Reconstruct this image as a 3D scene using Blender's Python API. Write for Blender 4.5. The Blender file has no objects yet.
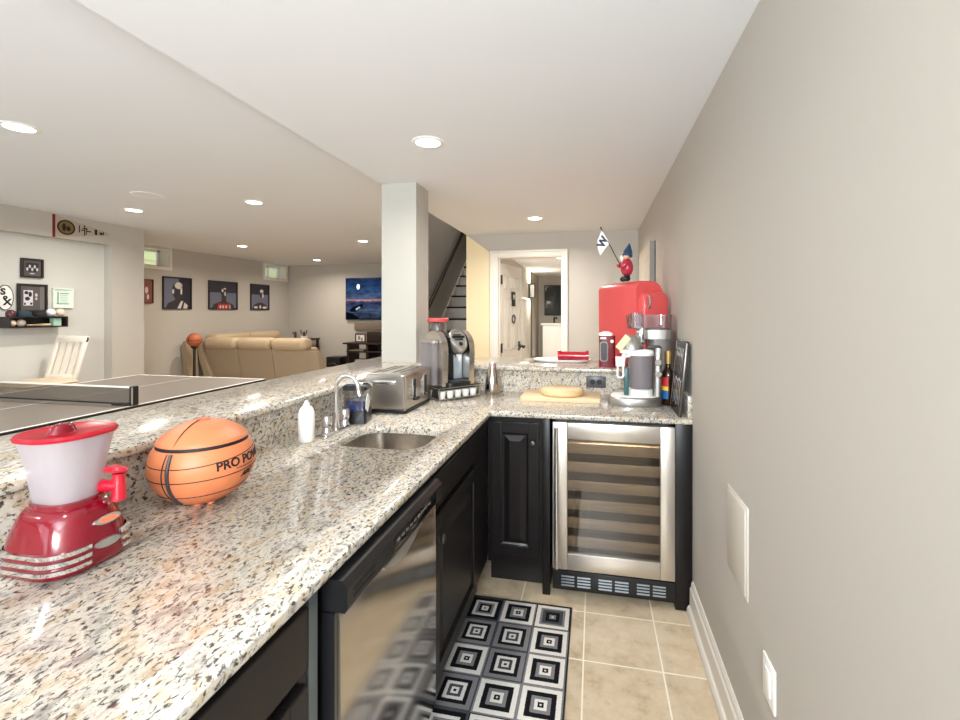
import bpy, bmesh, math, random
from mathutils import Vector, Matrix
random.seed(7)
SC = bpy.context.scene
COL = SC.collection
PI = math.pi
R = math.radians

# ---------------------------------------------------------------- camera
cam_d = bpy.data.cameras.new('camera')
cam = bpy.data.objects.new('camera', cam_d)
COL.objects.link(cam)
cam.location = (0, 0, 1.45)
cam.rotation_euler = (R(90), 0, R(11.7))
cam_d.sensor_width = 36
cam_d.lens = 456 / 960 * 36
cam_d.shift_x = -(500 - 480) / 960
cam_d.shift_y = -(360 - 311.8) / 960
cam_d.clip_start = 0.02
SC.camera = cam

# ---------------------------------------------------------------- exposure, world, added rear fill
SC.view_settings.view_transform = 'Standard'
SC.view_settings.look = 'None'
SC.view_settings.exposure = 0.3
SC.view_settings.gamma = 1.0
SC.view_settings.use_curve_mapping = False
SC.cycles.max_bounces = 12
SC.cycles.diffuse_bounces = 8
SC.cycles.transparent_max_bounces = 24
SC.cycles.sample_clamp_indirect = 6
SC.cycles.caustics_reflective = False
SC.cycles.caustics_refractive = False
world = bpy.data.worlds.new('world')
SC.world = world
world.use_nodes = True
wb = world.node_tree.nodes['Background']
wb.inputs[0].default_value = (0.80, 0.90, 1.0, 1)
wb.inputs[1].default_value = 1.6

def area_light(name, loc, rot, sx, sy, power, color, parent=None, shape='RECTANGLE', spread=PI):
    d = bpy.data.lights.new(name, 'AREA')
    d.shape = shape
    d.size = sx
    if shape in ('RECTANGLE', 'ELLIPSE'):
        d.size_y = sy
    d.energy = power
    d.color = color
    d.spread = spread
    o = bpy.data.objects.new(name, d)
    COL.objects.link(o)
    o.location = loc
    o.rotation_euler = rot
    if parent:
        o.parent = parent
    return o

# added fill lamps behind the camera, set at the invented glazed rear doors
area_light('added_fill', (-2.9, -1.66, 1.15), (R(104), 0, 0), 3.8, 2.0, 46, (0.86, 0.94, 1.0))
area_light('added_fill', (-0.02, -1.66, 1.76), (R(100), 0, 0), 0.78, 0.6, 118, (0.88, 0.95, 1.0))  # added lamp, kept high to brighten kitchen ceiling and shade its step
CAN_POWER = 11.0
CAN_COLOR = (1.0, 0.935, 0.86)

# ---------------------------------------------------------------- materials
def new_mat(name):
    m = bpy.data.materials.new(name)
    m.use_nodes = True
    nt = m.node_tree
    for n in list(nt.nodes):
        nt.nodes.remove(n)
    out = nt.nodes.new('ShaderNodeOutputMaterial')
    return m, nt, out

def N(nt, typ, **kw):
    n = nt.nodes.new('ShaderNode' + typ)
    for k, v in kw.items():
        if k.startswith('i_'):
            key = k[2:].replace('_', ' ')
            n.inputs[key].default_value = v
        else:
            setattr(n, k, v)
    return n

def srgb(r, g, b):
    def f(c):
        c /= 255
        return c / 12.92 if c <= .04045 else ((c + .055) / 1.055) ** 2.4
    return (f(r), f(g), f(b), 1)

def pmat(name, col, rough=.5, metal=0, bump=0, bscale=200, var=0, vscale=8, coat=0, trans=0, ior=1.45, emis=None, estr=0, spec=.5, alpha=1):
    m, nt, out = new_mat(name)
    p = N(nt, 'BsdfPrincipled')
    nt.links.new(p.outputs[0], out.inputs[0])
    p.inputs['Base Color'].default_value = col
    p.inputs['Roughness'].default_value = rough
    p.inputs['Metallic'].default_value = metal
    p.inputs['Coat Weight'].default_value = coat
    p.inputs['Coat Roughness'].default_value = .06
    p.inputs['Transmission Weight'].default_value = trans
    p.inputs['IOR'].default_value = ior
    p.inputs['Specular IOR Level'].default_value = spec
    p.inputs['Alpha'].default_value = alpha
    if emis:
        p.inputs['Emission Color'].default_value = emis
        p.inputs['Emission Strength'].default_value = estr
    tc = N(nt, 'NewGeometry')
    if var:
        nz = N(nt, 'TexNoise', i_Scale=vscale, i_Detail=4.0)
        nt.links.new(tc.outputs['Position'], nz.inputs['Vector'])
        mx = N(nt, 'Mix', data_type='RGBA', blend_type='MULTIPLY')
        mx.inputs[0].default_value = 1
        mx.inputs[6].default_value = col
        rp = N(nt, 'ValToRGB')
        rp.color_ramp.elements[0].color = (1 - var, 1 - var, 1 - var, 1)
        rp.color_ramp.elements[0].position = .3
        rp.color_ramp.elements[1].color = (1, 1, 1, 1)
        rp.color_ramp.elements[1].position = .7
        nt.links.new(nz.outputs[0], rp.inputs[0])
        nt.links.new(rp.outputs[0], mx.inputs[7])
        nt.links.new(mx.outputs[2], p.inputs['Base Color'])
    if bump:
        nz = N(nt, 'TexNoise', i_Scale=bscale, i_Detail=3.0)
        nt.links.new(tc.outputs['Position'], nz.inputs['Vector'])
        b = N(nt, 'Bump', i_Strength=bump, i_Distance=.002)
        nt.links.new(nz.outputs[0], b.inputs['Height'])
        nt.links.new(b.outputs[0], p.inputs['Normal'])
    return m

def ramp(nt, stops, interp='LINEAR'):
    r = N(nt, 'ValToRGB')
    cr = r.color_ramp
    cr.interpolation = interp
    while len(cr.elements) < len(stops):
        cr.elements.new(.5)
    for e, (pos, c) in zip(cr.elements, stops):
        e.position = pos
        e.color = c if len(c) == 4 else (*c, 1)
    return r

def granite():
    m, nt, out = new_mat('granite')
    L = nt.links.new
    p = N(nt, 'BsdfPrincipled', i_Roughness=.13)
    p.inputs['Specular IOR Level'].default_value = .5
    L(p.outputs[0], out.inputs[0])
    g = N(nt, 'NewGeometry')
    # a slight stretch of the grain along the bar
    mp = N(nt, 'Mapping')
    mp.inputs['Rotation'].default_value = (0, 0, .5)
    mp.inputs['Scale'].default_value = (1.35, .8, 1)
    L(g.outputs['Position'], mp.inputs['Vector'])
    a = N(nt, 'TexNoise', i_Scale=26.0, i_Detail=3.0, i_Roughness=.6)
    L(mp.outputs[0], a.inputs['Vector'])
    base = ramp(nt, [(.30, srgb(146, 142, 135)), (.40, srgb(180, 175, 165)), (.50, srgb(203, 198, 187)), (.60, srgb(194, 182, 162)), (.72, srgb(176, 156, 130))])
    L(a.outputs[0], base.inputs[0])
    b = N(nt, 'TexNoise', i_Scale=92.0, i_Detail=4.0, i_Roughness=.64, i_Distortion=.6)
    L(mp.outputs[0], b.inputs['Vector'])
    sp = ramp(nt, [(.35, (0, 0, 0, 1)), (.40, (.12, .12, .12, 1)), (.435, (.62, .62, .62, 1)), (.485, (1, 1, 1, 1))])
    L(b.outputs[0], sp.inputs[0])
    mx = N(nt, 'Mix', data_type='RGBA')
    mx.inputs[6].default_value = srgb(70, 64, 61)
    L(sp.outputs[0], mx.inputs[0])
    L(base.outputs[0], mx.inputs[7])
    c = N(nt, 'TexNoise', i_Scale=110.0, i_Detail=2.0)
    L(mp.outputs[0], c.inputs['Vector'])
    rd = ramp(nt, [(.66, (0, 0, 0, 1)), (.72, (1, 1, 1, 1))])
    L(c.outputs[0], rd.inputs[0])
    mx2 = N(nt, 'Mix', data_type='RGBA')
    mx2.inputs[7].default_value = srgb(150, 120, 96)
    L(rd.outputs[0], mx2.inputs[0])
    L(mx.outputs[2], mx2.inputs[6])
    L(mx2.outputs[2], p.inputs['Base Color'])
    return m

def tile_floor():
    m, nt, out = new_mat('travertine_tile')
    L = nt.links.new
    p = N(nt, 'BsdfPrincipled', i_Roughness=.32)
    L(p.outputs[0], out.inputs[0])
    g = N(nt, 'NewGeometry')
    mp = N(nt, 'Mapping')
    mp.inputs['Location'].default_value = (.045 / .316 + 40, -2.24 / .312 + 40, 0)
    mp.inputs['Scale'].default_value = (1 / .316, 1 / .312, 1)
    L(g.outputs['Position'], mp.inputs['Vector'])
    bk = N(nt, 'TexBrick', offset=0.0, squash=1.0)
    bk.inputs['Scale'].default_value = 1
    bk.inputs['Brick Width'].default_value = 1
    bk.inputs['Row Height'].default_value = 1
    bk.inputs['Mortar Size'].default_value = .012
    bk.inputs['Mortar Smooth'].default_value = .2
    bk.inputs['Color1'].default_value = (.88, .87, .86, 1)
    bk.inputs['Color2'].default_value = (1, 1, 1, 1)
    L(mp.outputs[0], bk.inputs['Vector'])
    nz = N(nt, 'TexNoise', i_Scale=9.0, i_Detail=8.0, i_Roughness=.68)
    L(g.outputs['Position'], nz.inputs['Vector'])
    rp = ramp(nt, [(.28, srgb(172, 150, 120)), (.45, srgb(206, 186, 156)), (.6, srgb(218, 200, 172)), (.75, srgb(190, 166, 134))])
    L(nz.outputs[0], rp.inputs[0])
    mul = N(nt, 'Mix', data_type='RGBA', blend_type='MULTIPLY')
    mul.inputs[0].default_value = 1
    L(rp.outputs[0], mul.inputs[6])
    L(bk.outputs['Color'], mul.inputs[7])
    mx = N(nt, 'Mix', data_type='RGBA')
    L(bk.outputs['Fac'], mx.inputs[0])
    L(mul.outputs[2], mx.inputs[6])
    mx.inputs[7].default_value = srgb(244, 234, 214)
    L(mx.outputs[2], p.inputs['Base Color'])
    bp = N(nt, 'Bump', i_Strength=.4, i_Distance=.002, invert=True)
    L(bk.outputs['Fac'], bp.inputs['Height'])
    L(bp.outputs[0], p.inputs['Normal'])
    return m

def rug_mat(cell):
    m, nt, out = new_mat('square_pattern_rug')
    L = nt.links.new
    p = N(nt, 'BsdfPrincipled', i_Roughness=.95)
    p.inputs['Specular IOR Level'].default_value = .1
    L(p.outputs[0], out.inputs[0])
    tc = N(nt, 'TexCoord')
    nz = N(nt, 'TexNoise', i_Scale=260.0, i_Detail=2.0)
    L(tc.outputs['Object'], nz.inputs['Vector'])
    dv = N(nt, 'VectorMath', operation='SCALE')
    dv.inputs['Scale'].default_value = 1 / cell
    L(tc.outputs['Object'], dv.inputs[0])
    fr = N(nt, 'VectorMath', operation='FRACTION')
    L(dv.outputs[0], fr.inputs[0])
    fl = N(nt, 'VectorMath', operation='FLOOR')
    L(dv.outputs[0], fl.inputs[0])
    fs = N(nt, 'SeparateXYZ')
    L(fl.outputs[0], fs.inputs[0])
    cmb = N(nt, 'CombineXYZ')
    L(fs.outputs[0], cmb.inputs[0])
    L(fs.outputs[1], cmb.inputs[1])
    cmb.inputs[2].default_value = 3.3
    wn = N(nt, 'TexWhiteNoise')
    L(cmb.outputs[0], wn.inputs[0])
    sub = N(nt, 'VectorMath', operation='SUBTRACT')
    sub.inputs[1].default_value = (.5, .5, .5)
    L(fr.outputs[0], sub.inputs[0])
    ab = N(nt, 'VectorMath', operation='ABSOLUTE')
    L(sub.outputs[0], ab.inputs[0])
    sx = N(nt, 'SeparateXYZ')
    L(ab.outputs[0], sx.inputs[0])
    mxm = N(nt, 'Math', operation='MAXIMUM')
    L(sx.outputs[0], mxm.inputs[0])
    L(sx.outputs[1], mxm.inputs[1])
    jit = N(nt, 'Math', operation='MULTIPLY_ADD')
    jit.inputs[1].default_value = .03
    L(nz.outputs[0], jit.inputs[0])
    L(mxm.outputs[0], jit.inputs[2])
    sc = N(nt, 'Math', operation='MULTIPLY')
    sc.inputs[1].default_value = 1.9
    L(jit.outputs[0], sc.inputs[0])
    K, W, G, D = srgb(24, 24, 28), srgb(226, 222, 216), srgb(128, 126, 128), srgb(72, 74, 80)
    rs = [ramp(nt, s, 'CONSTANT') for s in (
        [(0, W), (.07, K), (.16, W), (.30, G), (.46, K), (.68, W), (.90, G)],
        [(0, K), (.08, W), (.22, K), (.36, G), (.50, W), (.66, K), (.88, D)],
        [(0, W), (.08, G), (.20, K), (.40, D), (.58, G), (.70, W), (.92, K)],
        [(0, K), (.09, W), (.20, D), (.34, W), (.50, K), (.68, G), (.90, D)])]
    for r_ in rs:
        L(sc.outputs[0], r_.inputs[0])
    cur = rs[0].outputs[0]
    for i, r_ in enumerate(rs[1:]):
        gt = N(nt, 'Math', operation='GREATER_THAN')
        gt.inputs[1].default_value = (i + 1) / 4
        L(wn.outputs[0], gt.inputs[0])
        mx = N(nt, 'Mix', data_type='RGBA')
        L(gt.outputs[0], mx.inputs[0])
        L(cur, mx.inputs[6])
        L(r_.outputs[0], mx.inputs[7])
        cur = mx.outputs[2]
    L(cur, p.inputs['Base Color'])
    bp = N(nt, 'Bump', i_Strength=.5, i_Distance=.002)
    L(nz.outputs[0], bp.inputs['Height'])
    L(bp.outputs[0], p.inputs['Normal'])
    return m

def thin_glass(name, tint=(1, 1, 1, 1), refl=.08, rough=0.0):
    m, nt, out = new_mat(name)
    t = N(nt, 'BsdfTransparent')
    t.inputs[0].default_value = tint
    g = N(nt, 'BsdfGlossy')
    g.inputs['Roughness'].default_value = rough
    lw = N(nt, 'LayerWeight', i_Blend=.25)
    ma = N(nt, 'Math', operation='MULTIPLY_ADD')
    ma.inputs[1].default_value = .5
    ma.inputs[2].default_value = refl
    nt.links.new(lw.outputs['Fresnel'], ma.inputs[0])
    mx = N(nt, 'MixShader')
    nt.links.new(ma.outputs[0], mx.inputs[0])
    nt.links.new(t.outputs[0], mx.inputs[1])
    nt.links.new(g.outputs[0], mx.inputs[2])
    nt.links.new(mx.outputs[0], out.inputs[0])
    return m

def frosted(name, col, alpha=.5, rough=.35):
    m, nt, out = new_mat(name)
    p = N(nt, 'BsdfPrincipled', i_Roughness=rough)
    p.inputs['Base Color'].default_value = col
    tl = N(nt, 'BsdfTranslucent')
    tl.inputs[0].default_value = col
    t = N(nt, 'BsdfTransparent')
    m1 = N(nt, 'MixShader')
    m1.inputs[0].default_value = .45
    nt.links.new(p.outputs[0], m1.inputs[1])
    nt.links.new(tl.outputs[0], m1.inputs[2])
    m2 = N(nt, 'MixShader')
    m2.inputs[0].default_value = alpha
    nt.links.new(t.outputs[0], m2.inputs[1])
    nt.links.new(m1.outputs[0], m2.inputs[2])
    nt.links.new(m2.outputs[0], out.inputs[0])
    return m

def brushed(name, col, rough=.24, axis=2, metal=1.0):
    m, nt, out = new_mat(name)
    p = N(nt, 'BsdfPrincipled', i_Metallic=metal)
    p.inputs['Base Color'].default_value = col
    g = N(nt, 'NewGeometry')
    mp = N(nt, 'Mapping')
    s = [420, 420, 420]
    s[axis] = 6
    mp.inputs['Scale'].default_value = s
    nt.links.new(g.outputs['Position'], mp.inputs['Vector'])
    nz = N(nt, 'TexNoise', i_Scale=1.0, i_Detail=2.0)
    nt.links.new(mp.outputs[0], nz.inputs['Vector'])
    mr = N(nt, 'MapRange')
    mr.inputs['To Min'].default_value = rough - .02
    mr.inputs['To Max'].default_value = rough + .03
    nt.links.new(nz.outputs[0], mr.inputs['Value'])
    nt.links.new(mr.outputs[0], p.inputs['Roughness'])
    nt.links.new(p.outputs[0], out.inputs[0])
    return m

def wood(name, c0, c1, scale=30, axis=0, rough=.45):
    m, nt, out = new_mat(name)
    p = N(nt, 'BsdfPrincipled', i_Roughness=rough)
    g = N(nt, 'TexCoord')
    mp = N(nt, 'Mapping')
    s = [scale] * 3
    s[axis] = scale / 12
    mp.inputs['Scale'].default_value = s
    nt.links.new(g.outputs['Object'], mp.inputs['Vector'])
    nz = N(nt, 'TexNoise', i_Scale=1.0, i_Detail=5.0, i_Distortion=1.2)
    nt.links.new(mp.outputs[0], nz.inputs['Vector'])
    rp = ramp(nt, [(.3, c0), (.7, c1)])
    nt.links.new(nz.outputs[0], rp.inputs[0])
    nt.links.new(rp.outputs[0], p.inputs['Base Color'])
    nt.links.new(p.outputs[0], out.inputs[0])
    return m

def emit(name, col, s):
    m, nt, out = new_mat(name)
    e = N(nt, 'Emission')
    e.inputs[0].default_value = col
    e.inputs[1].default_value = s
    nt.links.new(e.outputs[0], out.inputs[0])
    return m

M = dict(
    wall=pmat('greige_wall_paint', srgb(188, 182, 173), .85, bump=.08, bscale=350),
    cream=pmat('cream_panel_tone', srgb(232, 214, 176), .85),
    alcove=pmat('light_grey_wall_paint', srgb(204, 203, 197), .85),
    pillar=pmat('pillar_paint', srgb(180, 178, 170), .8),
    ceil=pmat('ceiling_paint', srgb(232, 234, 238), .9),
    trim=pmat('white_trim_paint', srgb(226, 220, 210), .4),
    carpet=pmat('beige_carpet', srgb(176, 160, 138), .98, bump=.6, bscale=500),
    tile=tile_floor(),
    granite=granite(),
    cab=pmat('espresso_cabinet', srgb(20, 17, 17), .36, coat=.05, spec=.35),
    black=pmat('black_plastic', srgb(22, 22, 24), .35),
    dark=pmat('dark_grey_plastic', srgb(60, 60, 62), .4),
    steel=brushed('brushed_steel', srgb(202, 196, 188), .13),
    steelh=brushed('brushed_steel_horizontal', srgb(206, 201, 194), .26, axis=0),
    satin=pmat('satin_silver', srgb(190, 188, 184), .3, metal=.9),
    csteel=pmat('cooler_steel', srgb(204, 197, 188), .34, metal=.9),
    gun=pmat('gunmetal', srgb(96, 92, 90), .3, metal=.9),
    chrome=pmat('chrome', srgb(232, 232, 235), .06, metal=1),
    white=pmat('white_plastic', srgb(246, 245, 242), .35),
    red=pmat('glossy_red_plastic', srgb(180, 18, 42), .18, coat=.5),
    dred=pmat('deep_red_plastic', srgb(112, 2, 24), .16, coat=.6),
    coral=pmat('coral_red_enamel', srgb(214, 84, 84), .35, coat=.15),
    clear=thin_glass('clear_plastic', (.93, .93, .94, 1), .10),
    glass=thin_glass('window_glass', (.95, .97, .96, 1), .06),
    smoke=thin_glass('tinted_door_glass', (.74, .72, .70, 1), .03),
    grey_clear=frosted('grey_tinted_plastic', srgb(186, 180, 184), .5, .15),
    frost=frosted('frosted_plastic', srgb(206, 200, 204), .52),
    paper=pmat('white_paper', srgb(238, 236, 230), .7),
    ink=pmat('black_ink', srgb(26, 24, 26), .6),
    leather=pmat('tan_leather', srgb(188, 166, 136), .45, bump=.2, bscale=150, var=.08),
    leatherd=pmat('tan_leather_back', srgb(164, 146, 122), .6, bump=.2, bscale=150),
    ball=pmat('orange_rubber', srgb(208, 122, 80), .42, bump=.25, bscale=600),
    ballb=pmat('basketball_leather', srgb(190, 104, 66), .5),
    board=wood('maple_board', srgb(230, 204, 166), srgb(220, 190, 148), 26, 0),
    board2=wood('bamboo_round', srgb(234, 206, 160), srgb(216, 182, 130), 40, 0),
    slat=wood('beech_shelf', srgb(196, 172, 140), srgb(170, 146, 116), 30, 0),
    dwood=pmat('dark_wood', srgb(44, 32, 28), .4),
    slate=pmat('grey_table_top', srgb(120, 112, 104), .35),
)

# ---------------------------------------------------------------- mesh helpers
class MB:
    """collects shapes in one bmesh; build() links them as ONE mesh object"""
    def __init__(self):
        self.bm = bmesh.new()
        self.mi = 0
    def _mark(self, faces):
        for f in faces:
            f.material_index = self.mi
            f.smooth = True
    def face(self, pts):
        vs = [self.bm.verts.new(p) for p in pts]
        f = self.bm.faces.new(vs)
        self._mark([f])
    def box(self, x0, x1, y0, y1, z0, z1, bev=0, seg=2):
        t = bmesh.new()
        bmesh.ops.create_cube(t, size=1)
        for v in t.verts:
            v.co = Vector(((x0 + x1) / 2 + v.co.x * (x1 - x0), (y0 + y1) / 2 + v.co.y * (y1 - y0), (z0 + z1) / 2 + v.co.z * (z1 - z0)))
        if bev:
            bmesh.ops.bevel(t, geom=t.edges[:], offset=bev, segments=seg, profile=.5, affect='EDGES')
        self.merge(t)
        return self
    def merge(self, t, mat=None):
        if mat is not None:
            bmesh.ops.transform(t, matrix=mat, verts=t.verts[:])
        me = bpy.data.meshes.new('tmp')
        t.to_mesh(me)
        t.free()
        n = len(self.bm.faces)
        self.bm.from_mesh(me)
        bpy.data.meshes.remove(me)
        self.bm.faces.ensure_lookup_table()
        self._mark(self.bm.faces[n:])
    def loft(self, rings, cap=(True, True), closed=True):
        """rings: list of equal-length point loops"""
        bm = self.bm
        vr = [[bm.verts.new(p) for p in r] for r in rings]
        fs = []
        n = len(vr[0])
        for a, b in zip(vr, vr[1:]):
            for i in range(n if closed else n - 1):
                j = (i + 1) % n
                fs.append(bm.faces.new((a[i], a[j], b[j], b[i])))
        if cap[0]:
            fs.append(bm.faces.new(vr[0][::-1]))
        if cap[1]:
            fs.append(bm.faces.new(vr[-1]))
        self._mark(fs)
        return self
    def lathe(self, prof, c=(0, 0, 0), seg=28, cap=(True, True), sx=1, sy=1):
        rings = []
        for r, z in prof:
            rings.append([(c[0] + sx * r * math.cos(2 * PI * i / seg), c[1] + sy * r * math.sin(2 * PI * i / seg), c[2] + z) for i in range(seg)])
        return self.loft(rings, cap)
    def cyl(self, p0, p1, r0, r1=None, seg=20):
        return self.tube([p0, p1], [r0, r0 if r1 is None else r1], seg)
    def tube(self, pts, r, seg=10):
        pts = [Vector(p) for p in pts]
        if not isinstance(r, (list, tuple)):
            r = [r] * len(pts)
        rings = []
        t0 = (pts[1] - pts[0]).normalized()
        up = Vector((0, 0, 1)) if abs(t0.z) < .95 else Vector((1, 0, 0))
        n = t0.cross(up).normalized()
        for i, p in enumerate(pts):
            if i == 0:
                t = pts[1] - pts[0]
            elif i == len(pts) - 1:
                t = pts[-1] - pts[-2]
            else:
                t = (pts[i + 1] - p).normalized() + (p - pts[i - 1]).normalized()
            t.normalize()
            n = (n - t * n.dot(t)).normalized()
            b = t.cross(n)
            rings.append([p + (n * math.cos(2 * PI * k / seg) + b * math.sin(2 * PI * k / seg)) * r[i] for k in range(seg)])
        return self.loft(rings)
    def sphere(self, c, r, seg=24, rings=14):
        if not isinstance(r, (list, tuple)):
            r = (r, r, r)
        t = bmesh.new()
        bmesh.ops.create_uvsphere(t, u_segments=seg, v_segments=rings, radius=1)
        self.merge(t, Matrix.Translation(c) @ Matrix.Diagonal((*r, 1)))
        return self
    def prism(self, poly, axis, a0, a1):
        """poly in the two other axes (in xyz order), extruded along axis"""
        def mk(p, a):
            q = list(p)
            q.insert(axis, a)
            return q
        return self.loft([[mk(p, a0) for p in poly], [mk(p, a1) for p in poly]])
    def ring(self, c, R0, r, axis=2, seg=40, s2=8, a0=0, a1=2 * PI):
        """torus"""
        rings = []
        full = abs(a1 - a0 - 2 * PI) < 1e-6
        nseg = seg
        for i in range(nseg + 1):
            a = a0 + (a1 - a0) * i / nseg
            rr = []
            for k in range(s2):
                b = 2 * PI * k / s2
                d = R0 + r * math.cos(b)
                q = [d * math.cos(a), d * math.sin(a)]
                q.insert(axis, r * math.sin(b))
                rr.append((c[0] + q[0], c[1] + q[1], c[2] + q[2]))
            rings.append(rr)
        return self.loft(rings, cap=(not full, not full))
    def xf(self, mat):
        bmesh.ops.transform(self.bm, matrix=mat, verts=self.bm.verts[:])
        return self
    def build(self, name, mat, parent=None, sharp=35, flip=True):
        bm = self.bm
        bmesh.ops.recalc_face_normals(bm, faces=bm.faces[:])
        me = bpy.data.meshes.new(name)
        bm.to_mesh(me)
        bm.free()
        for m in (mat if isinstance(mat, (list, tuple)) else [mat]):
            me.materials.append(m)
        me.set_sharp_from_angle(angle=R(sharp))
        o = bpy.data.objects.new(name, me)
        COL.objects.link(o)
        if parent:
            o.parent = parent
        return o

def rrect(x0, x1, y0, y1, r, n=6):
    pts = []
    for cx, cy, a in ((x1 - r, y1 - r, 0), (x0 + r, y1 - r, 90), (x0 + r, y0 + r, 180), (x1 - r, y0 + r, 270)):
        for i in range(n + 1):
            t = R(a + 90 * i / n)
            pts.append((cx + r * math.cos(t), cy + r * math.sin(t)))
    return pts

def at(poly, z):
    return [(p[0], p[1], z) for p in poly]

def tag(o, label, cat, group=None, kind=None):
    o['label'] = label
    o['category'] = cat
    if group:
        o['group'] = group
    if kind:
        o['kind'] = kind
    return o

def thing(name, label, cat, loc=(0, 0, 0), rz=0, group=None):
    o = bpy.data.objects.new(name, None)
    o.empty_display_size = .1
    COL.objects.link(o)
    o.location = loc
    o.rotation_euler = (0, 0, R(rz))
    return tag(o, label, cat, group)

def struct(o, label=None, cat=None):
    o['kind'] = 'structure'
    if label:
        o['label'] = label
        o['category'] = cat
    return o

def part(parent, name, mat, fn, label=None, sharp=35):
    mb = MB()
    fn(mb)
    o = mb.build(name, mat, parent, sharp)
    if label:
        o['label'] = label
    return o

def text_bm(txt, size, depth=.0008, bold=0.0, shear=0.0, space=1.0):
    """lettering as a bmesh in the xy plane, centred"""
    cu = bpy.data.curves.new('lettering', 'FONT')
    cu.body = txt
    cu.size = size
    cu.extrude = depth
    cu.offset = bold
    cu.shear = shear
    cu.space_character = space
    cu.align_x = 'CENTER'
    cu.align_y = 'CENTER'
    cu.resolution_u = 3
    o = bpy.data.objects.new('lettering', cu)
    COL.objects.link(o)
    bpy.context.view_layer.update()
    me = bpy.data.meshes.new_from_object(o.evaluated_get(bpy.context.evaluated_depsgraph_get()))
    bm = bmesh.new()
    bm.from_mesh(me)
    bpy.data.objects.remove(o)
    bpy.data.curves.remove(cu)
    bpy.data.meshes.remove(me)
    return bm

def lettering(parent, txt, size, mat, matrix, name='lettering', **kw):
    mb = MB()
    mb.merge(text_bm(txt, size, **kw), matrix)
    return mb.build(name, mat, parent)

# frames for signs: local text plane (x right, y up, z out) -> world
FACE_PX = Matrix(((0, 0, 1, 0), (1, 0, 0, 0), (0, 1, 0, 0), (0, 0, 0, 1)))       # faces +X, text runs +Y
FACE_NY = Matrix(((1, 0, 0, 0), (0, 0, -1, 0), (0, 1, 0, 0), (0, 0, 0, 1)))      # faces -Y, text runs +X
def T_(x, y, z):
    return Matrix.Translation((x, y, z))

# ================================================================ the setting
def slab_struct(name, mat, boxes, label=None, cat=None):
    mb = MB()
    for b in boxes:
        mb.mi = b[6] if len(b) > 6 else 0
        mb.box(*b[:6])
    o = mb.build(name, mat)
    return struct(o, label, cat)

HK, HM = 2.344, 2.438       # kitchen and main ceilings
slab_struct('floor', [M['tile'], M['carpet']], [(-1.40, .6, -1.8, 5.2, -.12, 0), (-6.8, -1.40, -1.8, 11.8, -.12, 0, 1), (-1.40, .6, 5.2, 11.8, -.12, 0, 1)])
slab_struct('ceiling', M['ceil'], [(-1.459, .6, -1.8, 11.7, HK, 2.9), (-6.8, -1.459, -1.8, 4.2, HM, 2.9), (-6.8, -2.08, 4.2, 4.9, HM, 2.9), (-6.8, -2.45, 4.9, 8.8, HM, 2.9)])
slab_struct('wall_right', M['wall'], [(.465, .6, -1.8, 11.7, 0, 2.5)])
RY = -1.7
slab_struct('wall_rear', M['wall'], [(-5.5, -4.8, RY - .15, RY, 0, 2.6), (-4.8, -1.0, RY - .15, RY, 2.15, 2.6), (-1.0, -.41, RY - .15, RY, 0, 2.6),
                                     (-.41, .37, RY - .15, RY, 2.15, 2.6), (.37, .6, RY - .15, RY, 0, 2.6)])
slab_struct('wall_left', [M['wall'], M['alcove']], [(-5.8, -5.31, -1.8, 1.0, 0, 2.6), (-5.8, -5.31, 1.0, 4.135, 2.2, 2.6), (-6.6, -5.31, 4.135, 4.507, 0, 2.6),
                                    (-5.8, -5.42, 1.0, 4.14, 0, 2.3, 1)])
LX, EY = -6.45, 8.68
W1 = (5.23, 5.87, 2.135, 2.405)
W2 = (7.96, 8.60, 2.135, 2.405)
def lr_wall():
    bx = []
    x0, x1 = LX - .22, LX
    ys = [4.5, W1[0], W1[1], W2[0], W2[1], 8.85]
    bx += [(x0, x1, ys[0], ys[1], 0, 2.6), (x0, x1, ys[2], ys[3], 0, 2.6), (x0, x1, ys[4], ys[5], 0, 2.6)]
    for w in (W1, W2):
        bx += [(x0, x1, w[0], w[1], 0, w[2]), (x0, x1, w[0], w[1], w[3], 2.6)]
    return bx
slab_struct('wall_far_left', M['wall'], lr_wall())
slab_struct('wall_end', M['wall'], [(LX, -2.4, EY, EY + .15, 0, 2.6)])
slab_struct('wall_stair', M['wall'], [(-2.55, -2.4, 6.0, 10.1, 0, 4.4), (-2.55, -2.4, 4.9, 6.0, 2.9, 4.4), (-2.55, -1.4, 4.05, 4.2, 2.9, 4.4), (-2.55, -2.08, 4.2, 4.9, 2.9, 4.4),
                                      (-1.458, -1.384, 5.2, 10.1, 0, 4.4), (-1.458, -1.383, 4.2, 5.149, 2.9, 4.4), (-2.55, -1.383, 10.1, 10.25, 0, 4.5)])
slab_struct('ceiling_stair', M['ceil'], [(-2.55, -1.383, 4.05, 10.1, 4.4, 4.5)])
slab_struct('wall_back', M['wall'], [(-1.46, -1.10, 5.149, 5.27, 0, HK), (-.345, .465, 5.149, 5.27, 0, HK), (-1.10, -.345, 5.149, 5.27, 2.085, HK)])
slab_struct('wall_hall', M['wall'], [(-1.46, .465, 11.51, 11.65, 0, HK), (-1.46, -1.383, 10.1, 11.6, 0, HK)])
# thin cream panel set on the back wall, head sloping, left of the inner door
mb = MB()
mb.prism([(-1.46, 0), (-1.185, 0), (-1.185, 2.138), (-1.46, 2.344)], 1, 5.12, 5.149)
struct(mb.build('cream_panel', M['cream']))
# half walls that carry the raised bar
slab_struct('wall_bar', M['wall'], [(-1.50, -1.235, -1.2, 3.30, 0, 1.067)])
slab_struct('wall_ledge', M['wall'], [(-1.235, .465, 2.945, 3.30, 0, 1.067)])
slab_struct('pillar', M['pillar'], [(-1.462, -1.205, 2.965, 3.20, 1.10, HK)])
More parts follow.
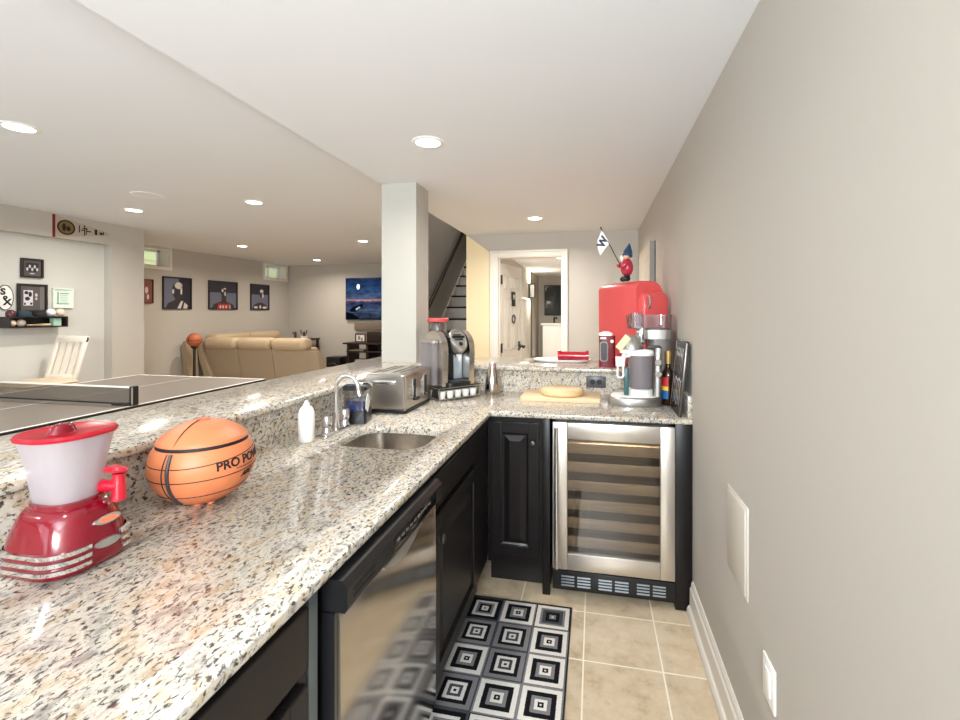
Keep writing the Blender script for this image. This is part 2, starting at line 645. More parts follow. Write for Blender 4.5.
# baseboards
def base_profile(x, s):
    return [(x, 0), (x + s * .03, 0), (x + s * .03, .02), (x + s * .024, .034), (x + s * .016, .04), (x + s * .016, .120), (x + s * .010, .128), (x + s * .010, .142), (x + s * .004, .155), (x, .155)]
mb = MB()
mb.prism(base_profile(.465, -1), 1, -1.7, 2.335)
struct(mb.build('baseboard_right', M['trim'], sharp=20))
mb = MB()
mb.box(-5.31, -5.295, -1.7, 1.0, 0, .14).box(-5.42, -5.405, 1.0, 4.135, 0, .14).box(LX, LX + .015, 4.51, EY, 0, .14)
struct(mb.build('baseboard_left', M['trim']))
mb = MB()
mb.box(LX + .02, -2.55, EY - .015, EY, 0, .14)
struct(mb.build('baseboard_end', M['trim']))

# windows of the far left wall, high under the ceiling
def window(i, w, label):
    o = bpy.data.objects.new('window_%d' % i, None)
    COL.objects.link(o)
    struct(o, label, 'window')
    y0, y1, z0, z1 = w
    def casing(m):
        for a in ((y0 - .045, y0, z0 - .045, z1 + .03), (y1, y1 + .045, z0 - .045, z1 + .03), (y0, y1, z0 - .045, z0), (y0, y1, z1, z1 + .03)):
            m.box(LX, LX + .018, a[0], a[1], a[2], a[3])
    part(o, 'window_casing', M['trim'], casing)
    def liner(m):
        for a in ((y0, y0 + .008, z0, z1), (y1 - .008, y1, z0, z1), (y0, y1, z0, z0 + .008), (y0, y1, z1 - .008, z1)):
            m.box(LX - .2, LX, a[0], a[1], a[2], a[3])
    part(o, 'window_liner', M['trim'], liner)
    def sash(m):
        for a in ((y0 + .008, y0 + .04, z0, z1), (y1 - .04, y1 - .008, z0, z1), (y0, y1, z0 + .008, z0 + .035), (y0, y1, z1 - .035, z1 - .008), ((y0 + y1) / 2 - .012, (y0 + y1) / 2 + .012, z0, z1)):
            m.box(LX - .2, LX - .17, a[0], a[1], a[2], a[3])
    part(o, 'window_frame', M['white'], sash)
    part(o, 'window_pane', M['glass'], lambda m: m.box(LX - .19, LX - .184, y0 + .03, y1 - .03, z0 + .03, z1 - .03))
window(1, W1, 'small high basement window partly hidden by the bumped out wall')
window(2, W2, 'small high basement window in the far corner')
# lapped siding of the neighbouring building seen through the windows
mb = MB()
for k in range(14):
    z = 1.6 + k * .16
    mb.prism([(-8.0, z), (-7.965, z), (-7.985, z + .165), (-8.0, z + .165)], 1, 3.0, 13.0)
struct(mb.build('trim_3', pmat('pale_siding', srgb(232, 230, 176), .8)))

# invented glazed doors, unseen behind the camera, added as a source for the fill
def glazed(i, x0, x1, n, label):
    o = bpy.data.objects.new('door_%d' % i, None)
    COL.objects.link(o)
    struct(o, label, 'door')
    def fr(m):
        for k in range(n + 1):
            x = x0 + (x1 - x0) * k / n
            m.box(max(x0, x - .04), min(x1, x + .04), RY - .10, RY - .05, 0, 2.15)
        m.box(x0, x1, RY - .10, RY - .05, 0, .1).box(x0, x1, RY - .10, RY - .05, 2.07, 2.15)
    part(o, 'door_frame', M['trim'], fr)
    part(o, 'door_glass', M['glass'], lambda m: m.box(x0 + .02, x1 - .02, RY - .08, RY - .073, .09, 2.09))
glazed(2, -4.8, -1.0, 4, 'unseen wide glazed patio door added as a light source')
glazed(3, -.41, .37, 1, 'unseen single glazed door added as a light source')

# inner door to the hall
d1 = bpy.data.objects.new('door_1', None)
COL.objects.link(d1)
struct(d1, 'white six panel door standing open into the hall', 'door')
def jamb(m):
    m.box(-1.10, -1.086, 5.135, 5.28, 0, 2.085).box(-.359, -.345, 5.135, 5.28, 0, 2.085).box(-1.10, -.345, 5.135, 5.28, 2.07, 2.085)
    m.box(-1.086, -1.076, 5.2, 5.235, 0, 2.07).box(-.369, -.359, 5.2, 5.235, 0, 2.07)
part(d1, 'door_jamb', M['trim'], jamb)
def casing(m):
    for x0, x1, z0, z1 in ((-1.18, -1.09, 0, 2.15), (-.355, -.292, 0, 2.15), (-1.09, -.355, 2.078, 2.15)):
        m.box(x0, x1, 5.125, 5.149, z0, z1, .004)
    m.box(-1.18, -1.158, 5.108, 5.135, 0, 2.15, .003).box(-.314, -.292, 5.108, 5.135, 0, 2.15, .003).box(-1.16, -.312, 5.108, 5.135, 2.128, 2.15, .003)
part(d1, 'door_casing', M['trim'], casing)
leafM = T_(-1.078, 5.29, 0) @ Matrix.Rotation(R(78.5), 4, 'Z')
def leaf(m):
    w, h, t = .68, 2.025, .035
    m.box(0, w, 0, t, .012, h)
    for x0, x1 in ((.10, .31), (.37, .58)):
        for z0, z1 in ((.22, .82), (.98, 1.62), (1.72, 1.90)):
            for (a, b, c, d) in ((x0, x1, z0, z0 + .018), (x0, x1, z1 - .018, z1), (x0, x0 + .018, z0, z1), (x1 - .018, x1, z0, z1)):
                m.box(a, b, -.007, 0, c, d)
            m.box(x0 + .04, x1 - .04, -.006, 0, z0 + .04, z1 - .04, .003)
    m.xf(leafM)
leafo = part(d1, 'door_leaf', M['trim'], leaf)
part(leafo, 'door_knob', M['black'], lambda m: m.lathe([(.001, -.07), (.022, -.066), (.028, -.05), (.02, -.034), (.01, -.028), (.01, -.01), (.03, -.008), (.03, 0)], seg=16).xf(leafM @ T_(.62, 0, 1.0) @ Matrix.Rotation(R(-90), 4, 'X')))
part(leafo, 'lock_plate', M['dark'], lambda m: m.box(.545, .60, -.012, 0, .95, 1.07, .003).xf(leafM))
for hz in (1.83, 1.02, .25):
    part(d1, 'hinge', M['black'], lambda m: m.box(-1.092, -1.070, 5.24, 5.30, hz - .05, hz + .05).cyl((-1.072, 5.285, hz - .055), (-1.072, 5.285, hz + .055), .009))
# two dark signs hung on the open door
o = tag(part(None, 'door_sign', M['ink'], lambda m: m.box(.30, .41, -.020, -.0085, 1.52, 1.70, .003).xf(leafM)), 'black rectangular plaque on the open white door', 'sign')
lettering(o, 'M', .09, M['paper'], leafM @ T_(.355, -.0205, 1.63) @ Matrix.Rotation(R(90), 4, 'X'))
o = tag(part(None, 'door_sign', M['dark'], lambda m: m.ring((.355, -.0165, 1.36), .05, .008, axis=1, seg=24).xf(leafM)), 'grey ring sign under the black plaque on the door', 'sign')

# staircase up beyond the cream panel
st = thing('staircase', 'carpeted white staircase rising behind the pillar', 'staircase', (0, 0, 0))
for k in range(12):
    y = 5.45 + .25 * k
    z = .206 + .19 * k
    part(st, 'riser', M['trim'], lambda m: m.box(-2.388, -1.47, y, y + .02, z - .19, z - .028))
    part(st, 'tread', M['dwood'], lambda m: m.box(-2.388, -1.47, y - .03, y + .27, z - .028, z, .006))
part(st, 'skirt_board', M['trim'], lambda m: m.prism([(5.45, .206), (8.7, 2.67), (8.7, 2.55), (5.6, .19)], 0, -2.398, -2.378))
hr = thing('handrail', 'dark wooden handrail on the stairwell wall', 'handrail', (-2.33, 6.3, 1.6))
dy, dz = 1.9, 1.9 * .786
part(hr, 'rail', M['dwood'], lambda m: m.tube([(0, -.6, .0 - .6 * .786), (0, dy, dz)], .028, 12))
for t in (.02, .5, 1.0):
    part(hr, 'bracket', M['black'], lambda m: m.tube([(0, dy * t, dz * t - .02), (-.02, dy * t, dz * t - .07), (-.069, dy * t, dz * t - .08)], .007, 8))

# recessed ceiling lights
def can(x, y, z, label, power=CAN_POWER, color=CAN_COLOR):
    t = thing('recessed_light', label, 'ceiling light', (x, y, z), 0, 'recessed ceiling lights')
    part(t, 'trim_ring', M['white'], lambda m: m.lathe([(.062, -.001), (.064, -.006), (.082, -.004), (.086, 0)], seg=32, cap=(False, False)))
    part(t, 'lens', M['lamp'], lambda m: m.lathe([(.001, -.004), (.063, -.004), (.063, -.001)], seg=32, cap=(True, False)))
    l = area_light('bulb', (0, 0, -.012), (0, 0, 0), .12, .12, power, color, t, 'DISK', R(160))
    return t
M['lamp'] = emit('lamp_lens', (1, .95, .86, 1), 14)
can(-.858, 2.274, HK, 'round recessed ceiling light over the kitchen sink run')
can(-.555, 4.323, HK, 'round recessed ceiling light in front of the inner door', 20)
can(-.70, .25, HK, 'round recessed ceiling light above the near end of the counter', 3)
for x, y, lab in ((-3.013, 1.866, 'large looking round ceiling light at the far left over the table'), (-4.376, 3.613, 'small round ceiling light near the alcove corner'),
                  (-3.0, 3.569, 'round ceiling light beyond the table tennis net'), (-5.182, 5.919, 'round ceiling light before the sofa wall pictures'),
                  (-3.163, 5.843, 'round ceiling light just left of the white pillar'), (-5.182, 7.809, 'smallest round ceiling light in the far corner'),
                  (-4.376, 1.0, 'round ceiling light outside the left edge of view'), (-3.0, -.4, 'round ceiling light by the added patio door')):
    can(x, y, HM, lab, 17 if y > 3 else 11, (1.0, 0.91, 0.79) if y > 5 else CAN_COLOR)
sp = thing('ceiling_speaker', 'flush round white speaker in the main ceiling', 'speaker', (-3.706, 3.172, HM))
part(sp, 'speaker_rim', M['white'], lambda m: m.lathe([(.098, -.001), (.1, -.005), (.115, -.003), (.116, 0)], seg=36, cap=(False, False)))
part(sp, 'speaker_grille', M['ceil'], lambda m: m.lathe([(.001, -.003), (.098, -.003), (.098, -.001)], seg=36, cap=(True, False)))

t = thing('recessed_light', 'unseen ceiling light added to brighten the stairwell', 'ceiling light', (-1.9, 6.8, 4.4), 0, 'added stairwell lights')  # added out-of-view lamp that lifts the dark stairwell walls
part(t, 'trim_ring', M['white'], lambda m: m.lathe([(.062, -.001), (.064, -.006), (.086, 0)], seg=24, cap=(False, False)))
part(t, 'lens', M['lamp'], lambda m: m.lathe([(.001, -.004), (.063, -.004), (.063, -.001)], seg=24, cap=(True, False)))
area_light('bulb', (0, 0, -.012), (0, 0, 0),   .12, .12, 9, CAN_COLOR, t, 'DISK', R(165))

# hall beyond the door
hx = -1.383
t = thing('recessed_light', 'ceiling light inside the hall beyond the door', 'ceiling light', (-.55, 7.6, HK), 0, 'hall ceiling lights')
part(t, 'trim_ring', M['white'], lambda m: m.lathe([(.062, -.001), (.064, -.006), (.086, 0)], seg=24, cap=(False, False)))
part(t, 'lens', M['lamp'], lambda m: m.lathe([(.001, -.004), (.063, -.004), (.063, -.001)], seg=24, cap=(True, False)))
area_light('bulb', (0, 0, -.012), (0, 0, 0), .12, .12, 70, (1, .98, .94), t, 'DISK', R(165))
scn = thing('wall_sconce', 'black framed up and down wall light in the hall', 'wall light', (hx, 9.75, 1.9))
part(scn, 'back_plate', M['black'], lambda m: m.box(0, .012, -.06, .06, -.17, .17))
part(scn, 'shade', M['lampshade'] if 'lampshade' in M else M['white'], lambda m: m.box(.04, .12, -.045, .045, -.13, .13, .004))
part(scn, 'frame', M['black'], lambda m: [m.box(.012, .13, s - .006, s + .006, z - .006, z + .006) for s in (-.05, .05) for z in (-.15, .15)] and m.box(.122, .13, -.056, -.044, -.156, .156).box(.122, .13, .044, .056, -.156, .156))
area_light('bulb', (.085, 0, .16), (R(180), 0, 0), .06, .06, 9, (1, .9, .7), scn, 'SQUARE')
area_light('bulb', (.085, 0, -.16), (0, 0, 0), .06, .06, 9, (1, .9, .7), scn, 'SQUARE')
sc2 = tag(part(None, 'wall_shelf', M['trim'], lambda m: m.box(hx, hx + .02, 6.9, 9.4, 1.70, 1.74)), 'thin dark rail along the hall wall', 'rail')
mr = thing('wall_screen', 'dark flat screen on the far hall wall', 'screen', (-.86, 11.51, 1.74))
part(mr, 'screen_frame', M['black'], lambda m: m.box(-.37, .37, -.05, -.001, -.38, .38, .005))
part(mr, 'screen_glass', pmat('dark_screen', srgb(38, 42, 44), .12), lambda m: m.box(-.35, .35, -.054, -.05, -.36, .36))
va = thing('hall_cabinet', 'tall white cabinet at the end of the hall', 'cabinet', (-.83, 11.1, 0))
part(va, 'cabinet_body', M['white'], lambda m: m.box(-.38, .38, -.25, .25, .0, 1.13, .005))
part(va, 'cabinet_top', M['white'], lambda m: m.box(-.42, .42, -.29, .27, 1.13, 1.18, .006))
part(va, 'cabinet_door', M['white'], lambda m: m.box(-.36, -.01, -.268, -.25, .05, 1.10, .004).box(.01, .36, -.268, -.25, .05, 1.10, .004))
ta = thing('tap', 'black tap standing on the white hall cabinet', 'tap', (-.96, 11.15, 1.18))
part(ta, 'tap_body', M['black'], lambda m: m.lathe([(.035, 0), (.035, .012), (.02, .016), (.02, .14), (.001, .145)], seg=16))
part(ta, 'tap_spout', M['black'], lambda m: m.tube([(0, 0, .11), (.06, -.08, .13), (.08, -.12, .10)], .014, 10))

# ================================================================ counters and cabinets
def offset_poly(poly, d):
    """inset a counter-clockwise polygon by d (mitred)"""
    n = len(poly)
    out = []
    for i in range(n):
        p0, p1, p2 = Vector(poly[i - 1]), Vector(poly[i]), Vector(poly[(i + 1) % n])
        a = (p1 - p0).normalized()
        b = (p2 - p1).normalized()
        na, nb = Vector((-a.y, a.x)), Vector((-b.y, b.x))
        k = na + nb
        k = k / max(.2, (1 + na.dot(nb)))
        out.append(tuple(p1 + k * d))
    return out

def stone_slab(mb, outer, z0, z1, r=.008, hole=None):
    """slab with eased upper and lower edges, optional hole (loop, same winding)"""
    bm = mb.bm
    def ring(poly, z):
        return [bm.verts.new((p[0], p[1], z)) for p in poly]
    def skin(a, b):
        n = len(a)
        mb._mark([bm.faces.new((a[i], a[(i + 1) % n], b[(i + 1) % n], b[i])) for i in range(n)])
    rs = [ring(offset_poly(outer, r), z0), ring(offset_poly(outer, r * .3), z0 + r * .3), ring(outer, z0 + r), ring(outer, z1 - r), ring(offset_poly(outer, r * .3), z1 - r * .3), ring(offset_poly(outer, r), z1)]
    for a, b in zip(rs, rs[1:]):
        skin(a, b)
    hs = None
    if hole:
        hs = [ring(hole, z0), ring(hole, z1 - r * .6), ring(offset_poly(hole, -r * .6), z1)]
        for a, b in zip(hs, hs[1:]):
            skin(a, b)
    for o_, h_ in ((rs[0], hs[0] if hs else None), (rs[-1], hs[-1] if hs else None)):
        loops = [o_] + ([h_] if h_ else [])
        es = []
        for l in loops:
            for i in range(len(l)):
                e = bm.edges.get((l[i], l[(i + 1) % len(l)])) or bm.edges.new((l[i], l[(i + 1) % len(l)]))
                es.append(e)
        res = bmesh.ops.triangle_fill(bm, edges=es, use_beauty=True)
        mb._mark([f for f in res['geom'] if isinstance(f, bmesh.types.BMFace)])

ZC = .933
SINK = rrect(-1.01, -.645, 1.60, 1.915, .085, 8)
ct = thing('countertop', 'speckled cream granite worktop running round the inside corner', 'countertop')
part(ct, 'worktop_slab', M['granite'], lambda m: stone_slab(m, [(-1.21, -1.2), (-.528, -1.2), (-.528, 2.315), (.464, 2.335), (.464, 2.92), (-1.21, 2.92)], .903, ZC, .008, SINK), sharp=50)
tag(part(None, 'backsplash', M['granite'], lambda m: m.box(-1.234, -1.2105, -1.2, 2.9195, .903, 1.067)), 'long granite splash strip between the worktop and the bar ledge behind the faucet', 'backsplash')
tag(part(None, 'backsplash', M['granite'], lambda m: m.box(-1.234, .464, 2.9205, 2.944, .903, 1.067)), 'granite splash at the back of the worktop holding the dark outlet', 'backsplash')
tag(part(None, 'side_splash', M['granite'], lambda m: m.box(.443, .4645, 2.345, 2.919, ZC + .0005, 1.04, .003)), 'short granite side splash against the right wall behind the leaning tray', 'backsplash')
bt = thing('bar_ledge', 'raised granite bar ledge above the worktop', 'bar')
part(bt, 'bar_slab', M['granite'], lambda m: stone_slab(m, [(-1.645, -1.2), (-1.195, -1.2), (-1.195, 2.895), (.464, 2.895), (.464, 3.45), (-1.645, 3.45)], 1.068, 1.10, .009), sharp=50)

# undermounted sink
sk = thing('sink', 'small undermounted stainless steel bar sink', 'sink', (-.8275, 1.7575, 0))
def basin(m):
    s = rrect(-.205, .205, -.18, .18, .09, 8)
    i1 = rrect(-.184, .184, -.159, .159, .086, 8)
    i2 = rrect(-.176, .176, -.151, .151, .08, 8)
    i3 = rrect(-.14, .14, -.115, .115, .05, 8)
    m.loft([at(s, .902), at(i1, .902), at(i1, .89), at(i2, .77), at(i3, .752)], cap=(False, True))
part(sk, 'basin', pmat('sink_steel', srgb(214, 208, 200), .22, metal=1), basin)
part(sk, 'drain', M['chrome'], lambda m: m.lathe([(.001, .756), (.02, .755), (.03, .754), (.042, .757), (.044, .753)], seg=24, cap=(True, False)))

def panel_door(parent, name, w, h, loc, rz, raised=True, mat=None):
    """door or drawer front; local x across, z up, front faces -y"""
    def fn(m):
        t = .02
        if not raised:
            m.box(0, w, -t, 0, 0, h, .004)
        else:
            s = .058
            m.box(0, s, -t, 0, 0, h, .004).box(w - s, w, -t, 0, 0, h, .004).box(s - .003, w - s + .003, -t, 0, 0, s, .003).box(s - .003, w - s + .003, -t, 0, h - s, h, .003)
            def rc(i, y):
                return [(s + i, y, s + i), (w - s - i, y, s + i), (w - s - i, y, h - s - i), (s + i, y, h - s - i)]
            m.loft([rc(-.005, -.014), rc(.008, -.008), rc(.008, -.006), rc(.014, -.006), rc(.042, -.018)], cap=(False, True))
        m.xf(T_(*loc) @ Matrix.Rotation(R(rz), 4, 'Z'))
    return part(parent, name, mat or M['cab'], fn, sharp=20)

def knob(parent, loc, rz):
    return part(parent, 'knob', M['gun'], lambda m: m.lathe([(.006, 0), (.006, .012), (.014, .018), (.016, .024), (.012, .03), (.001, .032)], seg=16).xf(T_(*loc) @ Matrix.Rotation(R(rz), 4, 'Z') @ Matrix.Rotation(R(90), 4, 'X')))

FX = -.555     # face of the cabinets under the bar side
# near cabinet: drawer over door
c1 = thing('base_cabinet', 'espresso drawer base cabinet left of the dishwasher, nearest the camera', 'cabinet', (0, 0, 0), 0, 'espresso base cabinets')
part(c1, 'cabinet_body', M['cab'], lambda m: m.box(-1.2, FX, -1.1, .80, .11, .902).box(-1.2, FX - .11, -1.1, .80, 0, .11))
d = panel_door(c1, 'drawer', .80, .12, (FX, -.02, .768), 90, False)
d = panel_door(c1, 'drawer', .80, .12, (FX, -.86, .768), 90, False)
d = panel_door(c1, 'cabinet_door', .80, .59, (FX, -.02, .15), 90)
d = panel_door(c1, 'cabinet_door', .80, .59, (FX, -.86, .15), 90)
# sink cabinet and corner filler
c2 = thing('base_cabinet', 'espresso sink cabinet between the dishwasher and the corner', 'cabinet', (0, 0, 0), 0, 'espresso base cabinets')
def body(m):
    m.box(FX - .02, FX, 1.468, 2.345, .14, .902).box(-1.2, FX - .11, 1.468, 2.345, 0, .14).box(-1.2, FX - .02, 1.468, 1.49, .11, .902).box(-1.2, FX - .02, 2.32, 2.345, .11, .902).box(-1.2, -1.18, 1.49, 2.32, .11, .902)
part(c2, 'cabinet_body', M['cab'], body)
panel_door(c2, 'drawer_front', .58, .12, (FX, 1.478, .765), 90, False)
dd = panel_door(c2, 'cabinet_door', .58, .585, (FX, 1.478, .15), 90)
knob(dd, (FX + .02, 1.505, .665), 90)
# corner cabinet facing the camera
c3 = thing('base_cabinet', 'espresso corner cabinet left of the wine cooler with raised panel door', 'cabinet', (0, 0, 0), 0, 'espresso base cabinets')
def body(m):
    m.box(-.553, -.226, 2.36, 2.90, .13, .902).box(-.553, -.226, 2.43, 2.90, 0, .11)
    m.box(-.262, -.222, 2.335, 2.36, .0, .902, .003)
part(c3, 'cabinet_body', M['cab'], body)
dd = panel_door(c3, 'cabinet_door', .255, .70, (-.535, 2.36, .175), 0)
knob(dd, (-.31, 2.34, .775), 0)

# dishwasher
dw = thing('dishwasher', 'stainless dishwasher with black control strip under the granite counter', 'dishwasher', (0, 0, 0))
Y0, Y1 = .86, 1.455
part(dw, 'tub', M['black'], lambda m: m.box(-1.15, -.56, Y0 + .01, Y1 - .005, .11, .895).box(-.56, -.53, Y0, Y0 + .012, .10, .82))
part(dw, 'side_flange', pmat('galvanised_steel', srgb(120, 132, 142), .35, metal=.6), lambda m: m.box(-.60, -.553, .806, .835, .0, .895).box(-.60, -.585, .835, .858, .12, .895), 'grey metal side flange')
def door(m):
    pts = []
    for z, x in ((.125, -.527), (.14, -.522), (.5, -.520), (.80, -.522), (.822, -.527)):
        pts.append((x, z))
    m.prism([(-.555, .125)] + pts + [(-.555, .822)], 1, Y0 + .008, Y1)
dwd = part(dw, 'door', M['steel'], door)
def ctl(m):
    m.prism([(-.56, .824), (-.506, .824), (-.500, .834), (-.500, .876), (-.512, .89), (-.56, .893)], 1, Y0, Y1)
cp = part(dw, 'control_panel', M['black'], ctl, sharp=25)
part(cp, 'vent', M['ink'], lambda m: [m.box(-.501, -.4985, Y0 + .025, Y0 + .12, z, z + .006) for z in (.844, .858)])
part(cp, 'display', pmat('gloss_black', srgb(12, 12, 14), .08), lambda m: m.box(-.501, -.499, Y0 + .22, Y1 - .06, .835, .872, .0005))
for k in range(9):
    part(cp, 'button', M['satin'], lambda m: m.box(-.4995, -.4975, Y0 + .24 + k * .028, Y0 + .256 + k * .028, .856, .862))
def pocket(m):
    rings = []
    for i in range(17):
        t = i / 16
        y = Y0 + .17 + .25 * t
        d = .004 + .032 * math.sin(PI * t)
        rings.append([(-.525, y, .826), (-.501, y, .826), (-.499, y, .824 - d * .35), (-.504, y, .824 - d), (-.525, y, .824 - d * .8)])
    m.loft(rings)
part(dw, 'handle', M['satin'], pocket, 'curved steel pocket handle', sharp=50)
part(dw, 'toe_kick', M['black'], lambda m: m.box(-.68, -.66, Y0, Y1, .0, .12))

# wine cooler
wc = thing('wine_cooler', 'stainless framed glass door wine cooler at the end of the aisle', 'wine cooler', (0, 0, 0))
X0, X1, FY = -.21, .383, 2.335
def shell(m):
    m.box(X0, X0 + .02, FY + .03, 2.9, .04, .895).box(X1 - .02, X1, FY + .03, 2.9, .04, .895).box(X0, X1, 2.88, 2.9, .04, .895)
    m.box(X0, X1, FY + .03, 2.9, .04, .15).box(X0, X1, FY + .03, 2.9, .87, .895)
part(wc, 'cooler_body', M['black'], shell)
part(wc, 'kick_grille', M['black'], lambda m: m.box(X0, X1, FY + .004, FY + .03, .035, .132, .003))
grl = pmat('grille_louvre', srgb(176, 186, 196), .3, metal=.7)
for (a, b) in ((-.165, -.10), (-.085, -.02), (.02, .085), (.1, .165), (.205, .265), (.28, .34)):
    part(wc, 'vent', grl, lambda m: [m.box(a, b, FY + .0, FY + .006, .058 + k * .015, .064 + k * .015) for k in range(4)], 'louvred vent')
def frame(m):
    z0, z1 = .14, .888
    m.box(X0, X0 + .075, FY, FY + .028, z0, z1, .003).box(X1 - .068, X1, FY, FY + .028, z0, z1, .003)
    m.box(X0 + .075, X1 - .068, FY, FY + .028, z0, z0 + .085, .003).box(X0 + .075, X1 - .068, FY, FY + .028, z1 - .085, z1, .003)
df = part(wc, 'door_frame', M['csteel'], frame)
part(df, 'door_glass', M['smoke'], lambda m: m.box(X0 + .07, X1 - .06, FY + .012, FY + .02, .22, .81))
part(df, 'door_handle', M['chrome'], lambda m: m.cyl((X0 + .022, FY - .035, .16), (X0 + .022, FY - .035, .868), .010, seg=14).cyl((X0 + .022, FY - .035, .22), (X0 + .022, FY, .22), .007).cyl((X0 + .022, FY - .035, .81), (X0 + .022, FY, .81), .007))
for k in range(7):
    z = .136 + k * .0967
    part(wc, 'shelf', M['slat'], lambda m: m.box(X0 + .025, X1 - .025, FY + .055, FY + .075, z, z + .055, .003).box(X0 + .025, X1 - .025, FY + .075, 2.86, z + .008, z + .016), 'wooden fronted wine shelf')
part(wc, 'display', M['dark'], lambda m: m.box(X0 + .03, X0 + .15, FY + .06, FY + .09, .845, .868))
area_light('bulb', (.09, 2.40, .868), (R(-15), 0, 0), .40, .02, 2.6, (1, .95, .88), wc)
fp = tag(part(None, 'filler_panel', M['cab'], lambda m: m.box(.385, .4635, 2.345, 2.9, 0, .902, .002)), 'narrow dark filler panel between the wine cooler and right wall', 'panel')

# rug
rg = thing('runner_rug', 'black grey and white runner rug with concentric squares', 'rug', (-.602, .93, .0))
part(rg, 'rug_pile', rug_mat(.1635), lambda m: m.box(0, .4905, 0, 1.308, .001, .010, .003))
part(rg, 'rug_border', M['ink'], lambda m: [m.box(-.006, .0, -.006, 1.314, .001, .011), m.box(.4905, .4965, -.006, 1.314, .001, .011), m.box(0, .4905, -.006, 0, .001, .011), m.box(0, .4905, 1.308, 1.314, .001, .011)])

# right wall fittings
ap = thing('access_panel', 'flush white access panel on the right wall', 'access panel', (.465, 1.633, .70))
part(ap, 'panel_frame', pmat('almond_plastic', srgb(212, 205, 194), .5), lambda m: m.box(-.005, -.0005, -.107, .107, -.145, .145, .002))
part(ap, 'panel_cover', pmat('almond_cover', srgb(198, 190, 178), .5), lambda m: m.box(-.009, -.005, -.094, .094, -.132, .132, .0015))
ol = thing('wall_outlet', 'white power outlet low on the right wall', 'outlet', (.465, 1.35, .452))
part(ol, 'cover_plate', M['white'], lambda m: m.box(-.007, -.0005, -.042, .042, -.058, .058, .003))
part(ol, 'socket', M['white'], lambda m: m.box(-.010, -.007, -.018, .018, -.034, .034, .002))
ol = thing('counter_outlet', 'dark grey double outlet set sideways in the granite backsplash', 'outlet', (.0095, 2.92, 1.011))
part(ol, 'cover_plate', pmat('slate_plate', srgb(78, 76, 80), .35), lambda m: m.box(-.06, .06, -.009, -.0005, -.036, .036, .003))
for s in (-.02, .02):
    part(ol, 'socket', M['ink'], lambda m: m.lathe([(.001, .010), (.0165, .010), (.0165, .008)], seg=20, cap=(True, False)).xf(T_(s, 0, 0) @ Matrix.Rotation(R(90), 4, 'X')))

# ================================================================ things on the counters
# ---- red drinks machine
s = thing('slush_machine', 'red and white retro frozen drink maker nearest the camera', 'drink machine', (-1.078, .750, ZC))
def rr(hx_, hy, r, z, cx=0, cy=0):
    hy -= .024
    r = min(r, hy - .008)
    return at(rrect(cx - hx_, cx + hx_, cy - hy, cy + hy, r, 8), z)
part(s, 'base', M['dred'], lambda m: m.loft([rr(.086, .104, .055, .002), rr(.092, .110, .06, .012), rr(.090, .108, .06, .035), rr(.082, .100, .058, .075), rr(.073, .091, .055, .105), rr(.066, .084, .052, .118), rr(.055, .074, .05, .122)]), sharp=50)
part(s, 'base_collar', M['dred'], lambda m: m.loft([rr(.058, .076, .05, .119), rr(.058, .076, .05, .132), rr(.05, .07, .045, .133)], cap=(False, True)), sharp=50)
# chrome bands round the corners
def band(m, z, hx_, hy, near):
    r = .052
    loop = rrect(-hx_, hx_, -hy, hy, r, 10)
    if near:
        pts = [(-hx_, 0)] + loop[22:44] + [(hx_, -hy + r + .012)]
    else:
        pts = loop[1:11] + [(0, hy)]
    rings = []
    for p in pts:
        v = Vector(p)
        q, w = v * .95, v * 1.03
        rings.append([(q.x, q.y, z - .005), (w.x, w.y, z - .004), (w.x, w.y, z + .004), (q.x, q.y, z + .005)])
    m.loft(rings)
for k, z in enumerate((.018, .033, .048)):
    part(s, 'chrome_band', M['chrome'], lambda m: band(m, z, .0915 - k * .0010, .0855 - k * .0010, True))
    part(s, 'chrome_band', M['chrome'], lambda m: band(m, z + .002, .0915 - k * .0010, .0855 - k * .0010, False))
def tank(m):
    m.loft([rr(.052, .070, .048, .130), rr(.056, .075, .05, .16), rr(.062, .084, .055, .21), rr(.068, .098, .058, .262),
            rr(.066, .096, .056, .262), rr(.060, .082, .053, .21), rr(.054, .073, .048, .16), rr(.050, .068, .046, .134)], cap=(False, True))
part(s, 'tank', M['frost'], tank, 'cloudy white plastic tank', sharp=50)
redt = frosted('translucent_red_lid', srgb(206, 40, 60), .9, .25)
part(s, 'lid', redt, lambda m: m.loft([rr(.071, .101, .06, .261), rr(.073, .103, .062, .266), rr(.070, .100, .06, .271), rr(.066, .096, .056, .270), rr(.062, .092, .054, .268)], cap=(True, True)), sharp=50)
part(s, 'lid_knob', M['dred'], lambda m: m.lathe([(.024, .268), (.022, .272), (.018, .282), (.012, .286), (.001, .287)], c=(0, -.01, 0), seg=20, sx=.7, sy=1.1))
sg = part(s, 'spigot', M['red'], lambda m: m.cyl((.045, .030, .146), (.084, .040, .146), .013).cyl((.082, .040, .116), (.082, .040, .172), .0135, .0115))
part(sg, 'lever', M['red'], lambda m: m.lathe([(.001, 0), (.024, .002), (.026, .006), (.022, .012), (.001, .017)], seg=20, sy=.75).xf(T_(.078, .035, .175) @ Matrix.Rotation(R(-10), 4, 'X')))
em = part(s, 'logo_badge', M['chrome'], lambda m: m.lathe([(.001, .004), (.026, .004), (.028, 0), (.027, -.004)], seg=24, sy=.34, cap=(True, False)).xf(T_(.0825, .015, .086) @ Matrix.Rotation(R(-14), 4, 'Y') @ FACE_PX), 'silver oval badge with orange centre')
part(em, 'badge_centre', pmat('orange_badge', srgb(226, 116, 82), .3), lambda m: m.lathe([(.001, .0055), (.018, .0055), (.019, .003)], seg=24, sy=.30, cap=(True, False)).xf(T_(.0825, .015, .086) @ Matrix.Rotation(R(-14), 4, 'Y') @ FACE_PX))
